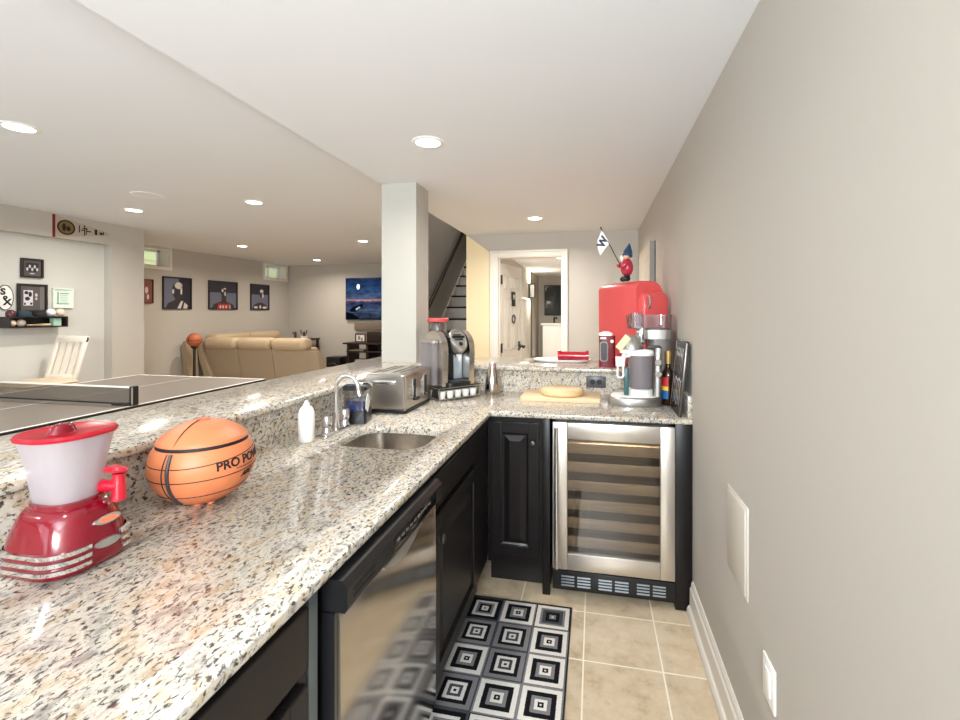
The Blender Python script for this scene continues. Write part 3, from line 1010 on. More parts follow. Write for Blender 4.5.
part(s, 'name_plate', M['satin'], lambda m: m.lathe([(.001, .002), (.0235, .002), (.025, -.004)], seg=24, sy=.36, cap=(True, False)).xf(T_(.0925, .010, .042) @ Matrix.Rotation(R(-8), 4, 'Y') @ FACE_PX), 'grey oval name plate')

# ---- basketball shaped cooker
b = thing('basketball_cooker', 'orange basketball shaped slow cooker with PRO POWER lettering', 'cooker', (-1.065, 1.075, ZC))
RX, RZ, CZ = .128, .112, .104
def ell(a, z, k=1.0):
    q = max(0, 1 - ((z - CZ) / RZ) ** 2)
    r = RX * math.sqrt(q) * k
    return (r * math.cos(a), r * math.sin(a), CZ + (z - CZ) * k)
def profile(z0, z1, n, k=1.0):
    out = []
    for i in range(n + 1):
        t0, t1 = math.asin(max(-1, min(1, (z0 - CZ) / RZ))), math.asin(max(-1, min(1, (z1 - CZ) / RZ)))
        t = t0 + (t1 - t0) * i / n
        out.append((max(.0005, RX * k * math.cos(t)), CZ + RZ * k * math.sin(t)))
    return out
TILT = Matrix.Rotation(R(4), 4, 'Y')
ZL = .157
def lower(m):
    p = profile(.004, ZL, 18)
    m.lathe(p + [(p[-1][0] - .006, ZL)], seg=48)
part(b, 'pot_body', M['ball'], lower, sharp=60)
part(b, 'lid_gap', M['ink'], lambda m: m.lathe([(.09, ZL - .002), (.1095, ZL - .002), (.1085, ZL + .012), (.09, ZL + .012)], seg=48, cap=(False, False)))
def lid(m):
    p = profile(ZL + .010, CZ + RZ, 12)
    r0 = p[0][0] + .004
    m.lathe([(r0 - .01, ZL + .009), (r0, ZL + .009)] + [(r + .004 * (1 - i / 12), z + .003) for i, (r, z) in enumerate(p)], seg=48)
ld = part(b, 'lid', M['ball'], lid, sharp=50)
part(ld, 'lid_patch', pmat('dark_orange', srgb(206, 104, 62), .5), lambda m: m.lathe([(.018, .2165), (.017, .2205), (.001, .2225)], seg=24, cap=(False, True)))
def seam(pts, r=.0014):
    return lambda m: m.tube(pts, r, 6)
AZ = [2 * PI * i / 60 for i in range(61)]
def hseam(zf):
    """thin inked groove running round the ball at height zf(angle)"""
    def fn(m):
        rings = []
        for a in AZ[:-1]:
            z = zf(a)
            rings.append([tuple(Vector(ell(a, z, k)) + Vector((0, 0, d))) for k, d in ((1.004, -.0012), (1.004, .0012), (.99, .0012), (.99, -.0012))])
        m.loft(rings + [rings[0]], cap=(False, False))
    return fn
part(b, 'seam', M['ink'], hseam(lambda a: .088 + .004 * math.sin(a)))
part(b, 'seam', M['ink'], hseam(lambda a: .043 + .003 * math.sin(a)))
part(b, 'seam', M['ink'], hseam(lambda a: .131 + .012 * math.sin(a)))
def merid(a0, z0, z1, r, bulge=0, k=1.003):
    pts = []
    for i in range(25):
        t = i / 24
        z = z0 + (z1 - z0) * t
        pts.append(ell(a0 + bulge * math.sin(PI * t), z, k))
    return pts
aF = R(-82)
part(b, 'handle_band', M['dark'], lambda m: m.tube(merid(aF, .016, .154, .006), [.0048] * 25, 8), 'thick dark vertical band')
part(b, 'seam', M['ink'], seam(merid(aF - .10, .016, .154, 0, -.03)))
part(ld, 'lid_seam', M['ink'], lambda m: m.tube([tuple(Vector(p) + Vector((0, 0, .0035))) for p in merid(aF, .166, .2155, 0, 0, 1.012)], .0014, 6))
for a in (R(-60), R(60), R(180), R(-25)):
    part(b, 'foot', M['ball'], lambda m: m.cyl((.05 * math.cos(a), .05 * math.sin(a), 0), (.05 * math.cos(a), .05 * math.sin(a), .02), .009, seg=10))
def wrap(txt, size, a0, zc, rise=0, **kw):
    bm = text_bm(txt, size, depth=.0006, **kw)
    es = [e for e in bm.edges if e.calc_length() > .004]
    bmesh.ops.subdivide_edges(bm, edges=es, cuts=2)
    for v in bm.verts:
        x, y, z = v.co
        zz = zc + y + rise * x
        q = RX * math.sqrt(max(.01, 1 - ((zz - CZ) / RZ) ** 2))
        a = a0 + x / q
        v.co = Vector(ell(a, zz, 1.004)) + Vector((math.cos(a), math.sin(a), 0)) * z
    m = MB()
    m.merge(bm)
    return m.build('lettering', M['ink'], b)
wrap('PRO POWER', .032, R(8), .116, .03, bold=.0008)
wrap('ABC', .020, R(8), .076, .03, shear=.3, bold=.0006)
part(b, 'lettering', M['ink'], lambda m: m.loft([[tuple(Vector(ell(R(-10) + i * .045, .098, k)) + Vector((0, 0, d))) for k, d in ((1.004, -.001), (1.004, .001), (.99, .001), (.99, -.001))] for i in range(12)]))

# ---- soap bottle
s = thing('soap_bottle', 'slim white soap bottle standing before the splash', 'bottle', (-1.125, 1.625, ZC))
part(s, 'bottle_body', M['white'], lambda m: m.lathe([(.027, .001), (.030, .006), (.031, .10), (.030, .115), (.026, .128), (.019, .138), (.012, .143)], seg=28))
part(s, 'cap', M['white'], lambda m: m.lathe([(.012, .142), (.012, .150), (.008, .154), (.007, .162), (.001, .163)], seg=20))

# ---- faucet
f = thing('faucet', 'chrome gooseneck tap with two lever handles behind the sink', 'faucet', (-1.095, 1.79, ZC))
part(f, 'base_plate', M['chrome'], lambda m: m.loft([at(rrect(-.026, .026, -.098, .098, .025, 6), .0005), at(rrect(-.026, .026, -.098, .098, .025, 6), .008), at(rrect(-.020, .020, -.091, .091, .019, 6), .014)]))
def neck(m):
    pts = [(0, 0, .01), (0, 0, .05), (0, 0, .16)]
    for i in range(13):
        a = PI - PI * i / 12
        pts.append((.053 + .053 * math.cos(a), -.004 * i / 12, .190 + .053 * math.sin(a)))
    pts += [(.109, -.005, .172), (.114, -.005, .158)]
    m.tube(pts, [.016, .013] + [.0095] * (len(pts) - 3) + [.0105], 14)
part(f, 'spout', M['chrome'], neck, sharp=60)
for y in (-.070, .070):
    part(f, 'handle', M['chrome'], lambda m: m.lathe([(.021, .012), (.021, .018), (.017, .026), (.016, .036), (.021, .042), (.022, .074), (.017, .082), (.001, .084)], c=(0, y, 0), seg=18))

# ---- blue canister
p = thing('square_canister', 'clear square canister of blue liquid with black lid beside the faucet', 'canister', (-1.092, 1.968, ZC), 12)
part(p, 'canister_wall', M['clear'], lambda m: m.loft([at(rrect(-.052, .052, -.052, .052, .012), .002), at(rrect(-.052, .052, -.052, .052, .012), .155), at(rrect(-.048, .048, -.048, .048, .010), .155), at(rrect(-.048, .048, -.048, .048, .010), .006)], cap=(True, True)))
part(p, 'liquid', pmat('dark_blue_liquid', srgb(18, 46, 108), .1), lambda m: m.loft([at(rrect(-.0475, .0475, -.0475, .0475, .010), .0065), at(rrect(-.0475, .0475, -.0475, .0475, .010), .105)]))
part(p, 'base_wrap', M['black'], lambda m: m.loft([at(rrect(-.054, .054, -.054, .054, .012), .001), at(rrect(-.054, .054, -.054, .054, .012), .058)], cap=(True, False)))
part(p, 'lid', M['black'], lambda m: m.loft([at(rrect(-.056, .056, -.056, .056, .014), .155), at(rrect(-.056, .056, -.056, .056, .014), .172), at(rrect(-.05, .05, -.05, .05, .012), .178)]))
part(p, 'lid_lever', M['chrome'], lambda m: m.box(-.045, .03, -.014, .014, .178, .186, .002).tube([(.03, 0, .182), (.055, -.01, .186), (.072, -.02, .176)], .006, 8))
part(p, 'paper_tag', M['paper'], lambda m: m.prism([(-.036, -.02), (0, -.042), (.03, 0), (0, .045), (-.03, .02)], 0, -.001, .001).xf(T_(.0575, -.035, .095)))

# ---- toaster
M['tsteel'] = pmat('toaster_steel', srgb(196, 188, 178), .3, metal=1)
t = thing('toaster', 'brushed steel four slice toaster beside the coffee maker', 'toaster', (-1.04, 2.325, ZC))
def shell(m):
    P = [(-.108, .018), (.108, .018), (.112, .03), (.112, .178), (.106, .196), (.092, .204), (-.092, .204), (-.106, .196), (-.112, .178), (-.112, .03)]
    m.prism(P, 1, -.172, .172)
part(t, 'toaster_shell', M['tsteel'], shell, sharp=40)
part(t, 'toaster_base', M['black'], lambda m: m.loft([at(rrect(-.105, .105, -.165, .165, .02), .0), at(rrect(-.112, .112, -.175, .175, .02), .006), at(rrect(-.112, .112, -.175, .175, .02), .02)]))
part(t, 'end_panel', M['tsteel'], lambda m: m.loft([[(x, -.172, z) for x, z in rrect(-.106, .106, .022, .198, .02)], [(x, -.179, z) for x, z in rrect(-.102, .102, .026, .194, .018)]], cap=(False, True)))
part(t, 'end_panel', M['tsteel'], lambda m: m.loft([[(x, .172, z) for x, z in rrect(-.106, .106, .022, .198, .02)], [(x, .179, z) for x, z in rrect(-.102, .102, .026, .194, .018)]], cap=(False, True)))
part(t, 'end_handle', M['satin'], lambda m: m.box(-.072, .058, -.186, -.178, .146, .170, .002), 'recessed carry handle')
part(t, 'end_handle_slot', M['steelh'], lambda m: m.box(-.066, .052, -.1868, -.1855, .151, .165, .0005))
for y in (-.07, .085):
    sl = part(t, 'lever_slot', M['ink'], lambda m: m.box(.1115, .1145, y - .018, y + .018, .055, .165, .001))
    part(sl, 'slot_rim', M['chrome'], lambda m: m.box(.111, .116, y - .021, y - .017, .053, .167).box(.111, .116, y + .017, y + .021, .053, .167))
    part(sl, 'lever', M['black'], lambda m: m.box(.112, .138, y - .022, y + .022, .056, .070, .004))
    for k in range(4):
        part(t, 'button', M['satin'], lambda m: m.lathe([(.007, 0), (.007, .004), (.001, .005)], seg=12).xf(T_(.1118, y - .045, .075 + .022 * k) @ Matrix.Rotation(R(90), 4, 'Y')))
for x in (-.05, .05):
    part(t, 'bread_slot', M['dark'], lambda m: m.box(x + .004, x + .018, -.13, .13, .2035, .2052))
    part(t, 'bread_slot', M['dark'], lambda m: m.box(x - .032, x - .018, -.13, .13, .2035, .2052))

# ---- coffee pod drawer with the coffee maker on it
KR = 50
pd = thing('pod_drawer', 'black wire coffee pod drawer under the coffee maker', 'drawer', (-.872, 2.488, ZC), KR)
# local: front runs +x, faces -y; depth +y
wire = M['satin']
def cagef(m):
    for x in (0, .285):
        for y in (0, .20):
            m.box(x, x + .006, y, y + .006, 0, .076)
    for z in (.008, .070):
        m.box(0, .291, 0, .005, z, z + .005).box(0, .291, .201, .206, z, z + .005).box(0, .005, 0, .206, z, z + .005).box(.286, .291, 0, .206, z, z + .005)
part(pd, 'cage', wire, cagef)
part(pd, 'top_plate', M['black'], lambda m: m.box(-.004, .295, -.004, .210, .0745, .080, .002))
part(pd, 'inner_tray', M['black'], lambda m: m.box(.01, .281, .035, .196, .004, .060))
for k in range(5):
    x = .036 + k * .055
    part(pd, 'coffee_pod', M['paper'], lambda m: m.lathe([(.018, .010), (.0235, .05), (.026, .052), (.026, .055), (.001, .056)], c=(x, .008, 0), seg=16).xf(T_(0, 0.02, 0)))
part(pd, 'coffee_pod', M['paper'], lambda m: m.lathe([(.018, .010), (.0235, .05), (.026, .052), (.026, .055), (.001, .056)], c=(-.0, .11, 0), seg=16).xf(T_(.028, 0, 0)))

k_ = thing('coffee_maker', 'black and silver single serve coffee maker with touch screen', 'coffee maker', (-.872 + .135 * math.cos(R(KR)) - .10 * math.sin(R(KR)), 2.488 + .135 * math.sin(R(KR)) + .10 * math.cos(R(KR)), ZC + .0805), KR)
# local front -y
def arch_side(m, x0, x1):
    prof = [(-.095, .0), (.115, .0), (.118, .20)]
    for i in range(13):
        a = R(0 + 172 * i / 12)
        prof.append((.008 + .110 * math.cos(a), .215 + .108 * math.sin(a)))
    prof += [(-.104, .20)]
    m.prism(prof, 0, x0, x1)
M['kshell'] = pmat('polished_shell', srgb(214, 208, 200), .2, metal=1)
for a, b_ in ((-.112, -.074), (.074, .112)):
    part(k_, 'side_shell', M['kshell'], lambda m: arch_side(m, a, b_), 'silver arched side shell', sharp=30)
def core(m):
    prof = [(-.02, .02), (.10, .0), (.10, .22), (.08, .285), (.03, .312), (-.03, .315), (-.07, .295), (-.07, .21), (-.02, .19)]
    m.prism(prof, 0, -.0745, .0745)
part(k_, 'core', M['black'], core)
part(k_, 'front_panel', pmat('pale_grey_panel', srgb(176, 184, 190), .25, metal=.3), lambda m: m.box(.012, .073, -.030, -.018, .03, .195, .004), 'pale grey front panel')
part(k_, 'drip_base', M['black'], lambda m: m.loft([at(rrect(-.09, .09, -.125, .0, .045, 8), 0), at(rrect(-.09, .09, -.125, .0, .045, 8), .022), at(rrect(-.082, .082, -.115, .0, .04, 8), .026)]))
part(k_, 'drip_grate', M['dark'], lambda m: m.loft([at(rrect(-.06, .06, -.105, -.015, .03, 8), .0255), at(rrect(-.06, .06, -.105, -.015, .03, 8), .029)]))
Msc = T_(0, -.094, .268) @ Matrix.Rotation(R(52), 4, 'X')
def tongue(k, z):
    pts = []
    for i in range(28):
        a = 2 * PI * i / 28
        x, y = math.cos(a), math.sin(a)
        pts.append((.056 * k * x * (1 if y > 0 else .93), .078 * k * y + (.0 if y > 0 else 0), z))
    return pts
def headf(m):
    m.loft([tongue(.92, -.045), tongue(1.0, -.03), tongue(1.0, .006), tongue(.93, .014), tongue(.80, .014), tongue(.77, .008)])
    m.xf(Msc)
hd = part(k_, 'brew_head', M['satin'], headf, 'silver oval brew head', sharp=40)
part(hd, 'touch_screen', pmat('screen_black', srgb(48, 50, 52), .1), lambda m: m.box(-.030, .030, -.006, .040, .006, .0105, .002).xf(Msc))
part(hd, 'brew_button', M['black'], lambda m: m.lathe([(.001, .013), (.012, .013), (.013, .0)], seg=18, cap=(True, False)).xf(Msc @ T_(0, -.032, 0)))
part(k_, 'brew_body', M['black'], lambda m: m.loft([[(x, y, z) for x, z in rrect(-.060, .060, .185, .295, .03, 5)] for y in (-.04, -.095)]))
part(k_, 'water_tank', M['grey_clear'], lambda m: m.loft([at(rrect(-.150, -.114, -.06, .10, .016, 6), .01), at(rrect(-.150, -.114, -.06, .10, .016, 6), .255)]))
part(k_, 'tank_lid', M['satin'], lambda m: m.loft([at(rrect(-.152, -.113, -.064, .102, .018, 6), .255), at(rrect(-.149, -.113, -.06, .09, .016, 6), .268)]))
part(k_, 'nozzle', M['chrome'], lambda m: m.cyl((0, -.075, .165), (0, -.075, .188), .008, .012))

# ---- red lidded jar on the bar corner
j = thing('storage_jar', 'tall clear jar with a flat red lid behind the coffee maker', 'jar', (-1.095, 3.10, 1.10))
part(j, 'jar_glass', M['clear'], lambda m: m.lathe([(.062, .001), (.066, .006), (.066, .25), (.058, .272), (.055, .28), (.051, .278), (.06, .25), (.06, .008)], seg=32, cap=(True, True)))
part(j, 'lid', M['coral'], lambda m: m.lathe([(.074, .280), (.076, .284), (.076, .302), (.072, .306)], seg=32))

# ---- steel bottle
v = thing('steel_shaker', 'tapered brushed steel shaker against the back splash', 'shaker', (-.64, 2.855, ZC))
part(v, 'shaker_body', M['steel'], lambda m: m.lathe([(.048, .0), (.051, .004), (.050, .03), (.044, .09), (.033, .14), (.026, .16)], seg=32), sharp=50)
part(v, 'shaker_cap', M['chrome'], lambda m: m.lathe([(.027, .16), (.026, .166), (.023, .184), (.018, .19), (.001, .191)], seg=32))

# ---- boards
cb = tag(part(None, 'cutting_board', M['board'], lambda m: m.loft([at(rrect(-.425, .035, 2.625, 2.885, .012), ZC + .0005), at(rrect(-.425, .035, 2.625, 2.885, .012), ZC + .021), at(rrect(-.421, .031, 2.629, 2.881, .010), ZC + .0235)])), 'pale rectangular wooden cutting board on the granite by the outlet', 'cutting board')
rb = thing('round_board', 'round wooden lidded trivet lying on the rectangular cutting board', 'round board', (-.19, 2.755, ZC + .024))
part(rb, 'disc', M['board2'], lambda m: m.lathe([(.118, .0), (.128, .006), (.130, .016), (.128, .026), (.120, .033), (.10, .036)], seg=48), sharp=50)
part(rb, 'groove', M['dwood'], lambda m: m.ring((0, 0, .0355), .045, .0012, seg=32, s2=6, a0=.3, a1=2.8))

# ---- food processor
fpz = thing('food_processor', 'silver food processor with clear work bowl and teardrop base', 'food processor', (.235, 2.665, ZC))
def tear(sc_, z):
    pts = []
    for i in range(40):
        a = 2 * PI * i / 40
        rx = .155 if math.cos(a) < 0 else .135
        ry = .085 + .02 * max(0, -math.cos(a))
        pts.append((-.005 + sc_ * rx * math.cos(a), -.01 + sc_ * ry * math.sin(a), z))
    return pts
part(fpz, 'base', M['satin'], lambda m: m.loft([tear(.98, .0), tear(1.0, .006), tear(1.0, .036), tear(.96, .046), tear(.90, .050)]), sharp=50)
part(fpz, 'base_top', M['white'], lambda m: m.loft([tear(.905, .049), tear(.89, .054)]))
part(fpz, 'bowl_seat', M['white'], lambda m: m.lathe([(.066, .052), (.066, .085), (.058, .09)], c=(.018, 0, 0), seg=28))
bw = part(fpz, 'work_bowl', M['grey_clear'], lambda m: m.lathe([(.056, .090), (.062, .096), (.070, .275), (.067, .275), (.059, .098)], c=(.018, 0, 0), seg=32, cap=(True, True)))
part(bw, 'blade_post', M['grey_clear'], lambda m: m.cyl((.018, 0, .09), (.018, 0, .25), .010))
part(bw, 'bowl_rim', M['white'], lambda m: m.lathe([(.067, .275), (.074, .275), (.074, .286), (.067, .286)], c=(.018, 0, 0), seg=32, cap=(False, False)))
part(fpz, 'bowl_lid', M['white'], lambda m: m.loft([at(rrect(-.095, .088, -.06, .06, .04), .287), at(rrect(-.095, .088, -.06, .06, .04), .300), at(rrect(-.085, .075, -.05, .05, .035), .308)]))
part(fpz, 'handle', M['white'], lambda m: m.tube([(-.045, -.035, .275), (-.075, -.055, .272), (-.082, -.06, .24), (-.078, -.055, .215)], [.012, .014, .013, .010], 10))
tl = pmat('teal_plastic', srgb(52, 92, 92), .35)
part(fpz, 'measure_strip', tl, lambda m: m.box(-.075, -.048, -.05, -.03, .055, .205, .004), 'dark teal measuring strip')
col = part(fpz, 'motor_column', M['satin'], lambda m: m.loft([at(rrect(.085, .125, -.045, .03, .015), .05), at(rrect(.09, .13, -.045, .03, .015), .318)]))
part(col, 'column_top', M['dark'], lambda m: m.box(.05, .125, -.044, .04, .318, .328, .003))
for z in (.24, .175):
    part(col, 'dial', M['chrome'], lambda m: m.lathe([(.019, 0), (.019, .010), (.014, .014), (.001, .014)], seg=20).xf(T_(.108, -.0455, z) @ Matrix.Rotation(R(90), 4, 'X')))
cone = part(fpz, 'feed_cone', M['satin'], lambda m: m.lathe([(.062, .308), (.058, .33), (.042, .368), (.024, .385), (.001, .388)], c=(-.028, 0, 0), seg=28), 'silver conical top')
part(cone, 'cream_tag', pmat('cream_tag', srgb(228, 214, 170), .6), lambda m: m.box(-.02, .02, -.002, .002, -.045, .045, .001).xf(T_(-.078, -.045, .345) @ Matrix.Rotation(R(38), 4, 'Y')))
mc = thing('measuring_scoop', 'white scoop with open loop handle hanging left of the food processor', 'scoop', (.140, 2.585, ZC + .165))
part(mc, 'scoop_cup', M['white'], lambda m: m.loft([at(rrect(-.025, .022, -.02, .02, .008), .055), at(rrect(-.027, .024, -.022, .022, .008), .105)]))
part(mc, 'scoop_loop', M['white'], lambda m: m.tube([(-.014, 0, .056), (-.016, 0, .0), (-.010, 0, -.008), (.010, 0, -.008), (.016, 0, .0), (.014, 0, .056)], .0055, 8))
part(mc, 'scoop_hook', M['white'], lambda m: m.tube([(.01, 0, .10), (.02, .01, .12), (.035, .03, .125)], .006, 8))

# ---- juicer behind
ju = thing('juicer', 'grey juicer with wide clear hopper behind the food processor', 'juicer', (.352, 2.80, ZC))
part(ju, 'body', pmat('grey_body', srgb(112, 106, 100), .4, metal=.2), lambda m: m.loft([at(rrect(-.06, .088, -.05, .08, .04), .0), at(rrect(-.055, .088, -.05, .08, .04), .02), at(rrect(-.045, .085, -.048, .08, .04), .36)]))
part(ju, 'collar', M['satin'], lambda m: m.loft([at(rrect(-.08, .088, -.056, .082, .045), .36), at(rrect(-.08, .090, -.058, .084, .045), .412), at(rrect(-.07, .086, -.052, .08, .045), .418)]))
part(ju, 'neck', M['chrome'], lambda m: m.tube([(-.086, -.02, .33), (-.085, -.02, .40), (-.075, -.02, .425)], [.028, .03, .026], 16))
part(ju, 'hopper', M['clear'], lambda m: m.loft([at(rrect(-.16, .088, -.060, .082, .05), .418), at(rrect(-.168, .092, -.064, .084, .055), .50), at(rrect(-.164, .088, -.060, .080, .052), .50), at(rrect(-.156, .084, -.056, .078, .047), .422)]))
part(ju, 'feed_chute', M['clear'], lambda m: m.lathe([(.035, .422), (.035, .512), (.032, .512), (.032, .424)], c=(-.11, .0, 0), seg=24))

# ---- wine bottle
w = thing('wine_bottle', 'dark wine bottle with gold foil neck and bright label', 'bottle', (.402, 2.676, ZC))
part(w, 'bottle_glass', pmat('dark_amber_glass', srgb(44, 22, 8), .06, coat=.5), lambda m: m.lathe([(.030, 0), (.033, .004), (.033, .165), (.029, .185), (.015, .205), (.0135, .22), (.0135, .29), (.0145, .298), (.001, .299)], seg=32), sharp=50)
part(w, 'foil', pmat('gold_foil', srgb(190, 156, 92), .4, metal=.5), lambda m: m.lathe([(.0145, .228), (.0155, .292), (.0155, .300), (.001, .302)], seg=24, cap=(False, True)))
def lab(m, z0, z1, a0=-178, a1=-98):
    m.loft([[((.0336) * math.cos(R(a)), .0336 * math.sin(R(a)), z0), (.0336 * math.cos(R(a)), .0336 * math.sin(R(a)), z1)] for a in range(a0, a1 + 1, 8)], closed=False, cap=(False, False))
part(w, 'label', pmat('red_label', srgb(200, 44, 44), .5), lambda m: lab(m, .105, .155))
part(w, 'label', pmat('yellow_label', srgb(240, 200, 62), .5), lambda m: lab(m, .082, .105))
part(w, 'label', pmat('blue_label', srgb(32, 104, 170), .5), lambda m: lab(m, .036, .080))

# ---- leaning framed tray on the right
LT = thing('leaning_tray', 'dark framed tray of silver utensils leaning against the right wall', 'tray', (.408, 2.50, ZC))
ML = Matrix.Rotation(R(5.5), 4, 'Y')
def fr(m):
    for y0, y1, z0, z1 in ((-.135, .135, 0, .008), (-.135, .135, .364, .372), (-.135, -.128, 0, .372), (.128, .135, 0, .372)):
        m.box(-.004, .010, y0, y1, z0, z1, .002)
    m.xf(ML)
part(LT, 'tray_frame', M['gun'], fr, 'silver rim')
part(LT, 'tray_panel', pmat('dark_bronze', srgb(58, 50, 48), .25, metal=.5), lambda m: m.box(-.001, .008, -.129, .129, .007, .365).xf(ML))
for i in range(6):
    y = -.10 + .04 * i
    part(LT, 'utensil', M['chrome'], lambda m: m.lathe([(.0025, .02), (.004, .10), (.009, .12), (.010, .14), (.004, .155), (.001, .157)], seg=10, sx=.4).xf(ML @ T_(-.004, y, .02 + .01 * (i % 2))))
    part(LT, 'utensil', M['chrome'], lambda m: m.lathe([(.003, .20), (.0035, .27), (.009, .29), (.010, .32), (.003, .335), (.001, .336)], seg=10, sx=.4).xf(ML @ T_(-.004, y + .006, .0)))

# ---- items on the back ledge
ZB = 1.10
tr = thing('serving_platter', 'long white platter lying on the granite ledge', 'platter', (-.225, 3.24, ZB))
def plat(k, z):
    pts = []
    for i in range(36):
        a = 2 * PI * i / 36
        c, s_ = math.cos(a), math.sin(a)
        pts.append((.20 * k * (abs(c) ** .6) * (1 if c > 0 else -1), .10 * k * (abs(s_) ** .8) * (1 if s_ > 0 else -1), z))
    return pts
part(tr, 'dish', M['white'], lambda m: m.loft([plat(.8, .0005), plat(.92, .004), plat(1.0, .018), plat(.98, .019), plat(.9, .008), plat(.8, .006)]), sharp=60)
part(tr, 'red_print', M['red'], lambda m: [m.box(-.12 + .028 * i, -.10 + .028 * i, -.02, .03, .0062, .0072) for i in range(4)], 'red printed marks')
ro = thing('rolling_press', 'red cylinder with raised end rings lying on the white platter', 'roller', (-.145, 3.21, ZB + .0455))
part(ro, 'barrel', M['red'], lambda m: m.cyl((-.10, 0, 0), (.10, 0, 0), .028, seg=24))
for x in (-.105, .085):
    part(ro, 'end_ring', M['red'], lambda m: m.cyl((x, 0, 0), (x + .022, 0, 0), .036, seg=24))
part(ro, 'base_strip', M['dred'], lambda m: m.box(-.10, .10, -.022, .022, -.034, -.02))

rbx = thing('popcorn_maker', 'small red upright appliance with white lid before the red fridge', 'appliance', (.078, 2.985, ZB))
part(rbx, 'body', M['dred'], lambda m: m.loft([at(rrect(-.05, .05, -.045, .045, .012), .001), at(rrect(-.05, .05, -.045, .045, .012), .20)]))
part(rbx, 'lid', M['white'], lambda m: m.loft([at(rrect(-.05, .035, -.045, .045, .012), .20), at(rrect(-.05, .035, -.045, .045, .012), .214), at(rrect(-.02, .01, -.015, .015, .006), .226)]))
wn_ = part(rbx, 'window_rim', pmat('grey_rim', srgb(150, 142, 142), .6), lambda m: m.loft([[(x, -.0455, z) for x, z in rrect(-.046, .006, .035, .165, .02)], [(x, -.050, z) for x, z in rrect(-.043, .003, .038, .162, .018)]], cap=(False, True)))
part(wn_, 'window_glass', pmat('dark_window', srgb(44, 34, 36), .4), lambda m: m.loft([[(x, -.0505, z) for x, z in rrect(-.038, -.002, .044, .156, .014)], [(x, -.0515, z) for x, z in rrect(-.037, -.003, .045, .155, .014)]]))
part(rbx, 'badge', M['paper'], lambda m: m.lathe([(.001, .002), (.010, .002), (.011, 0)], seg=16, cap=(True, False)).xf(T_(.03, -.0455, .165) @ FACE_NY))
part(rbx, 'name_strip', M['paper'], lambda m: m.box(-.042, -.006, -.0465, -.0445, .178, .190))

# ---- red retro mini fridge
fg = thing('mini_fridge', 'red retro mini fridge in the corner of the granite ledge', 'fridge', (.250, 2.948, ZB), 29)
FW, FD, FH = .205, .465, .545
def cab_sec(i, z):
    return at(rrect(i, FW - i, i, FD - i, .02, 5), z)
def fcab(m):
    # rounded shoulders across the width
    prof = []
    r = .075
    prof += [(0.006, .012), (FW - .006, .012)]
    for i in range(9):
        a = R(90 * i / 8)
        prof.append((FW - r + r * math.cos(a), FH - r + r * math.sin(a)))
    for i in range(9):
        a = R(90 + 90 * i / 8)
        prof.append((.05 + .05 * math.cos(a), FH - .05 + .05 * math.sin(a)))
    ins = [((x - FW / 2) * .95 + FW / 2, (z - FH / 2) * .975 + FH / 2) for x, z in prof]
    m.loft([[(x, .0, z) for x, z in ins], [(x, .012, z) for x, z in prof], [(x, FD - .03, z) for x, z in prof], [(x, FD, z) for x, z in ins]])
part(fg, 'fridge_cabinet', M['coral'], fcab, sharp=40)
def fdoor(m):
    prof = rrect(.018, FW - .002, .025, .475, .045, 8)
    def sc_(k):
        cx, cz = (FW + .016) / 2, .25
        return [((x - cx) * k + cx, (z - cz) * k + cz) for x, z in prof]
    m.loft([[(x, -.001, z) for x, z in sc_(1)], [(x, -.035, z) for x, z in sc_(1)], [(x, -.052, z) for x, z in sc_(.95)], [(x, -.058, z) for x, z in sc_(.85)]])
fd_ = part(fg, 'fridge_door', M['coral'], fdoor, sharp=50)
part(fd_, 'door_handle', M['chrome'], lambda m: m.tube([(.05, -.052, .45), (.055, -.070, .44), (.055, -.073, .39), (.055, -.056, .37)], [.006, .008, .008, .006], 10))
for x in (.03, FW - .04):
    for y in (.05, FD - .06):
        part(fg, 'foot', M['black'], lambda m: m.cyl((x, y, 0), (x, y, .013), .014, seg=12))

# ---- gnome with flag
gn = thing('garden_gnome', 'small red gnome figure with blue pointed hat standing on the fridge', 'figurine', (.205, 3.06, ZB + FH), -70)
part(gn, 'boots', M['black'], lambda m: m.sphere((-.022, -.012, .018), (.018, .026, .018), 14, 8).sphere((.016, -.008, .018), (.018, .026, .018), 14, 8).box(-.028, .022, -.012, .016, .018, .05, .008))
part(gn, 'coat', pmat('gnome_red', srgb(178, 36, 62), .25, coat=.4), lambda m: m.loft([[(r * math.cos(2 * PI * i / 20), .85 * r * math.sin(2 * PI * i / 20), z) for i in range(20)] for r, z in ((.018, .042), (.034, .048), (.046, .075), (.047, .10), (.038, .128), (.022, .145), (.012, .15))]).tube([(-.03, -.02, .125), (-.045, -.036, .105), (-.032, -.046, .108)], [.015, .014, .011], 10).tube([(.035, -.015, .125), (.042, -.034, .10), (.022, -.046, .095)], [.015, .013, .011], 10), sharp=60)
part(gn, 'beard', M['white'], lambda m: m.loft([[(-.018 + r * math.cos(2 * PI * i / 14), -.026 + .6 * r * math.sin(2 * PI * i / 14), z) for i in range(14)] for r, z in ((.002, .128), (.012, .138), (.019, .155), (.016, .17))]), sharp=60)
part(gn, 'face', pmat('gnome_skin', srgb(224, 176, 146), .5), lambda m: m.sphere((0, -.004, .162), (.021, .021, .02), 16, 10).sphere((-.004, -.026, .163), .006, 10, 6).sphere((-.021, -.006, .162), .006, 8, 6).sphere((.021, -.006, .162), .006, 8, 6))
part(gn, 'eyes', M['ink'], lambda m: m.sphere((-.009, -.023, .169), .0025, 8, 6).sphere((.004, -.024, .169), .0025, 8, 6))
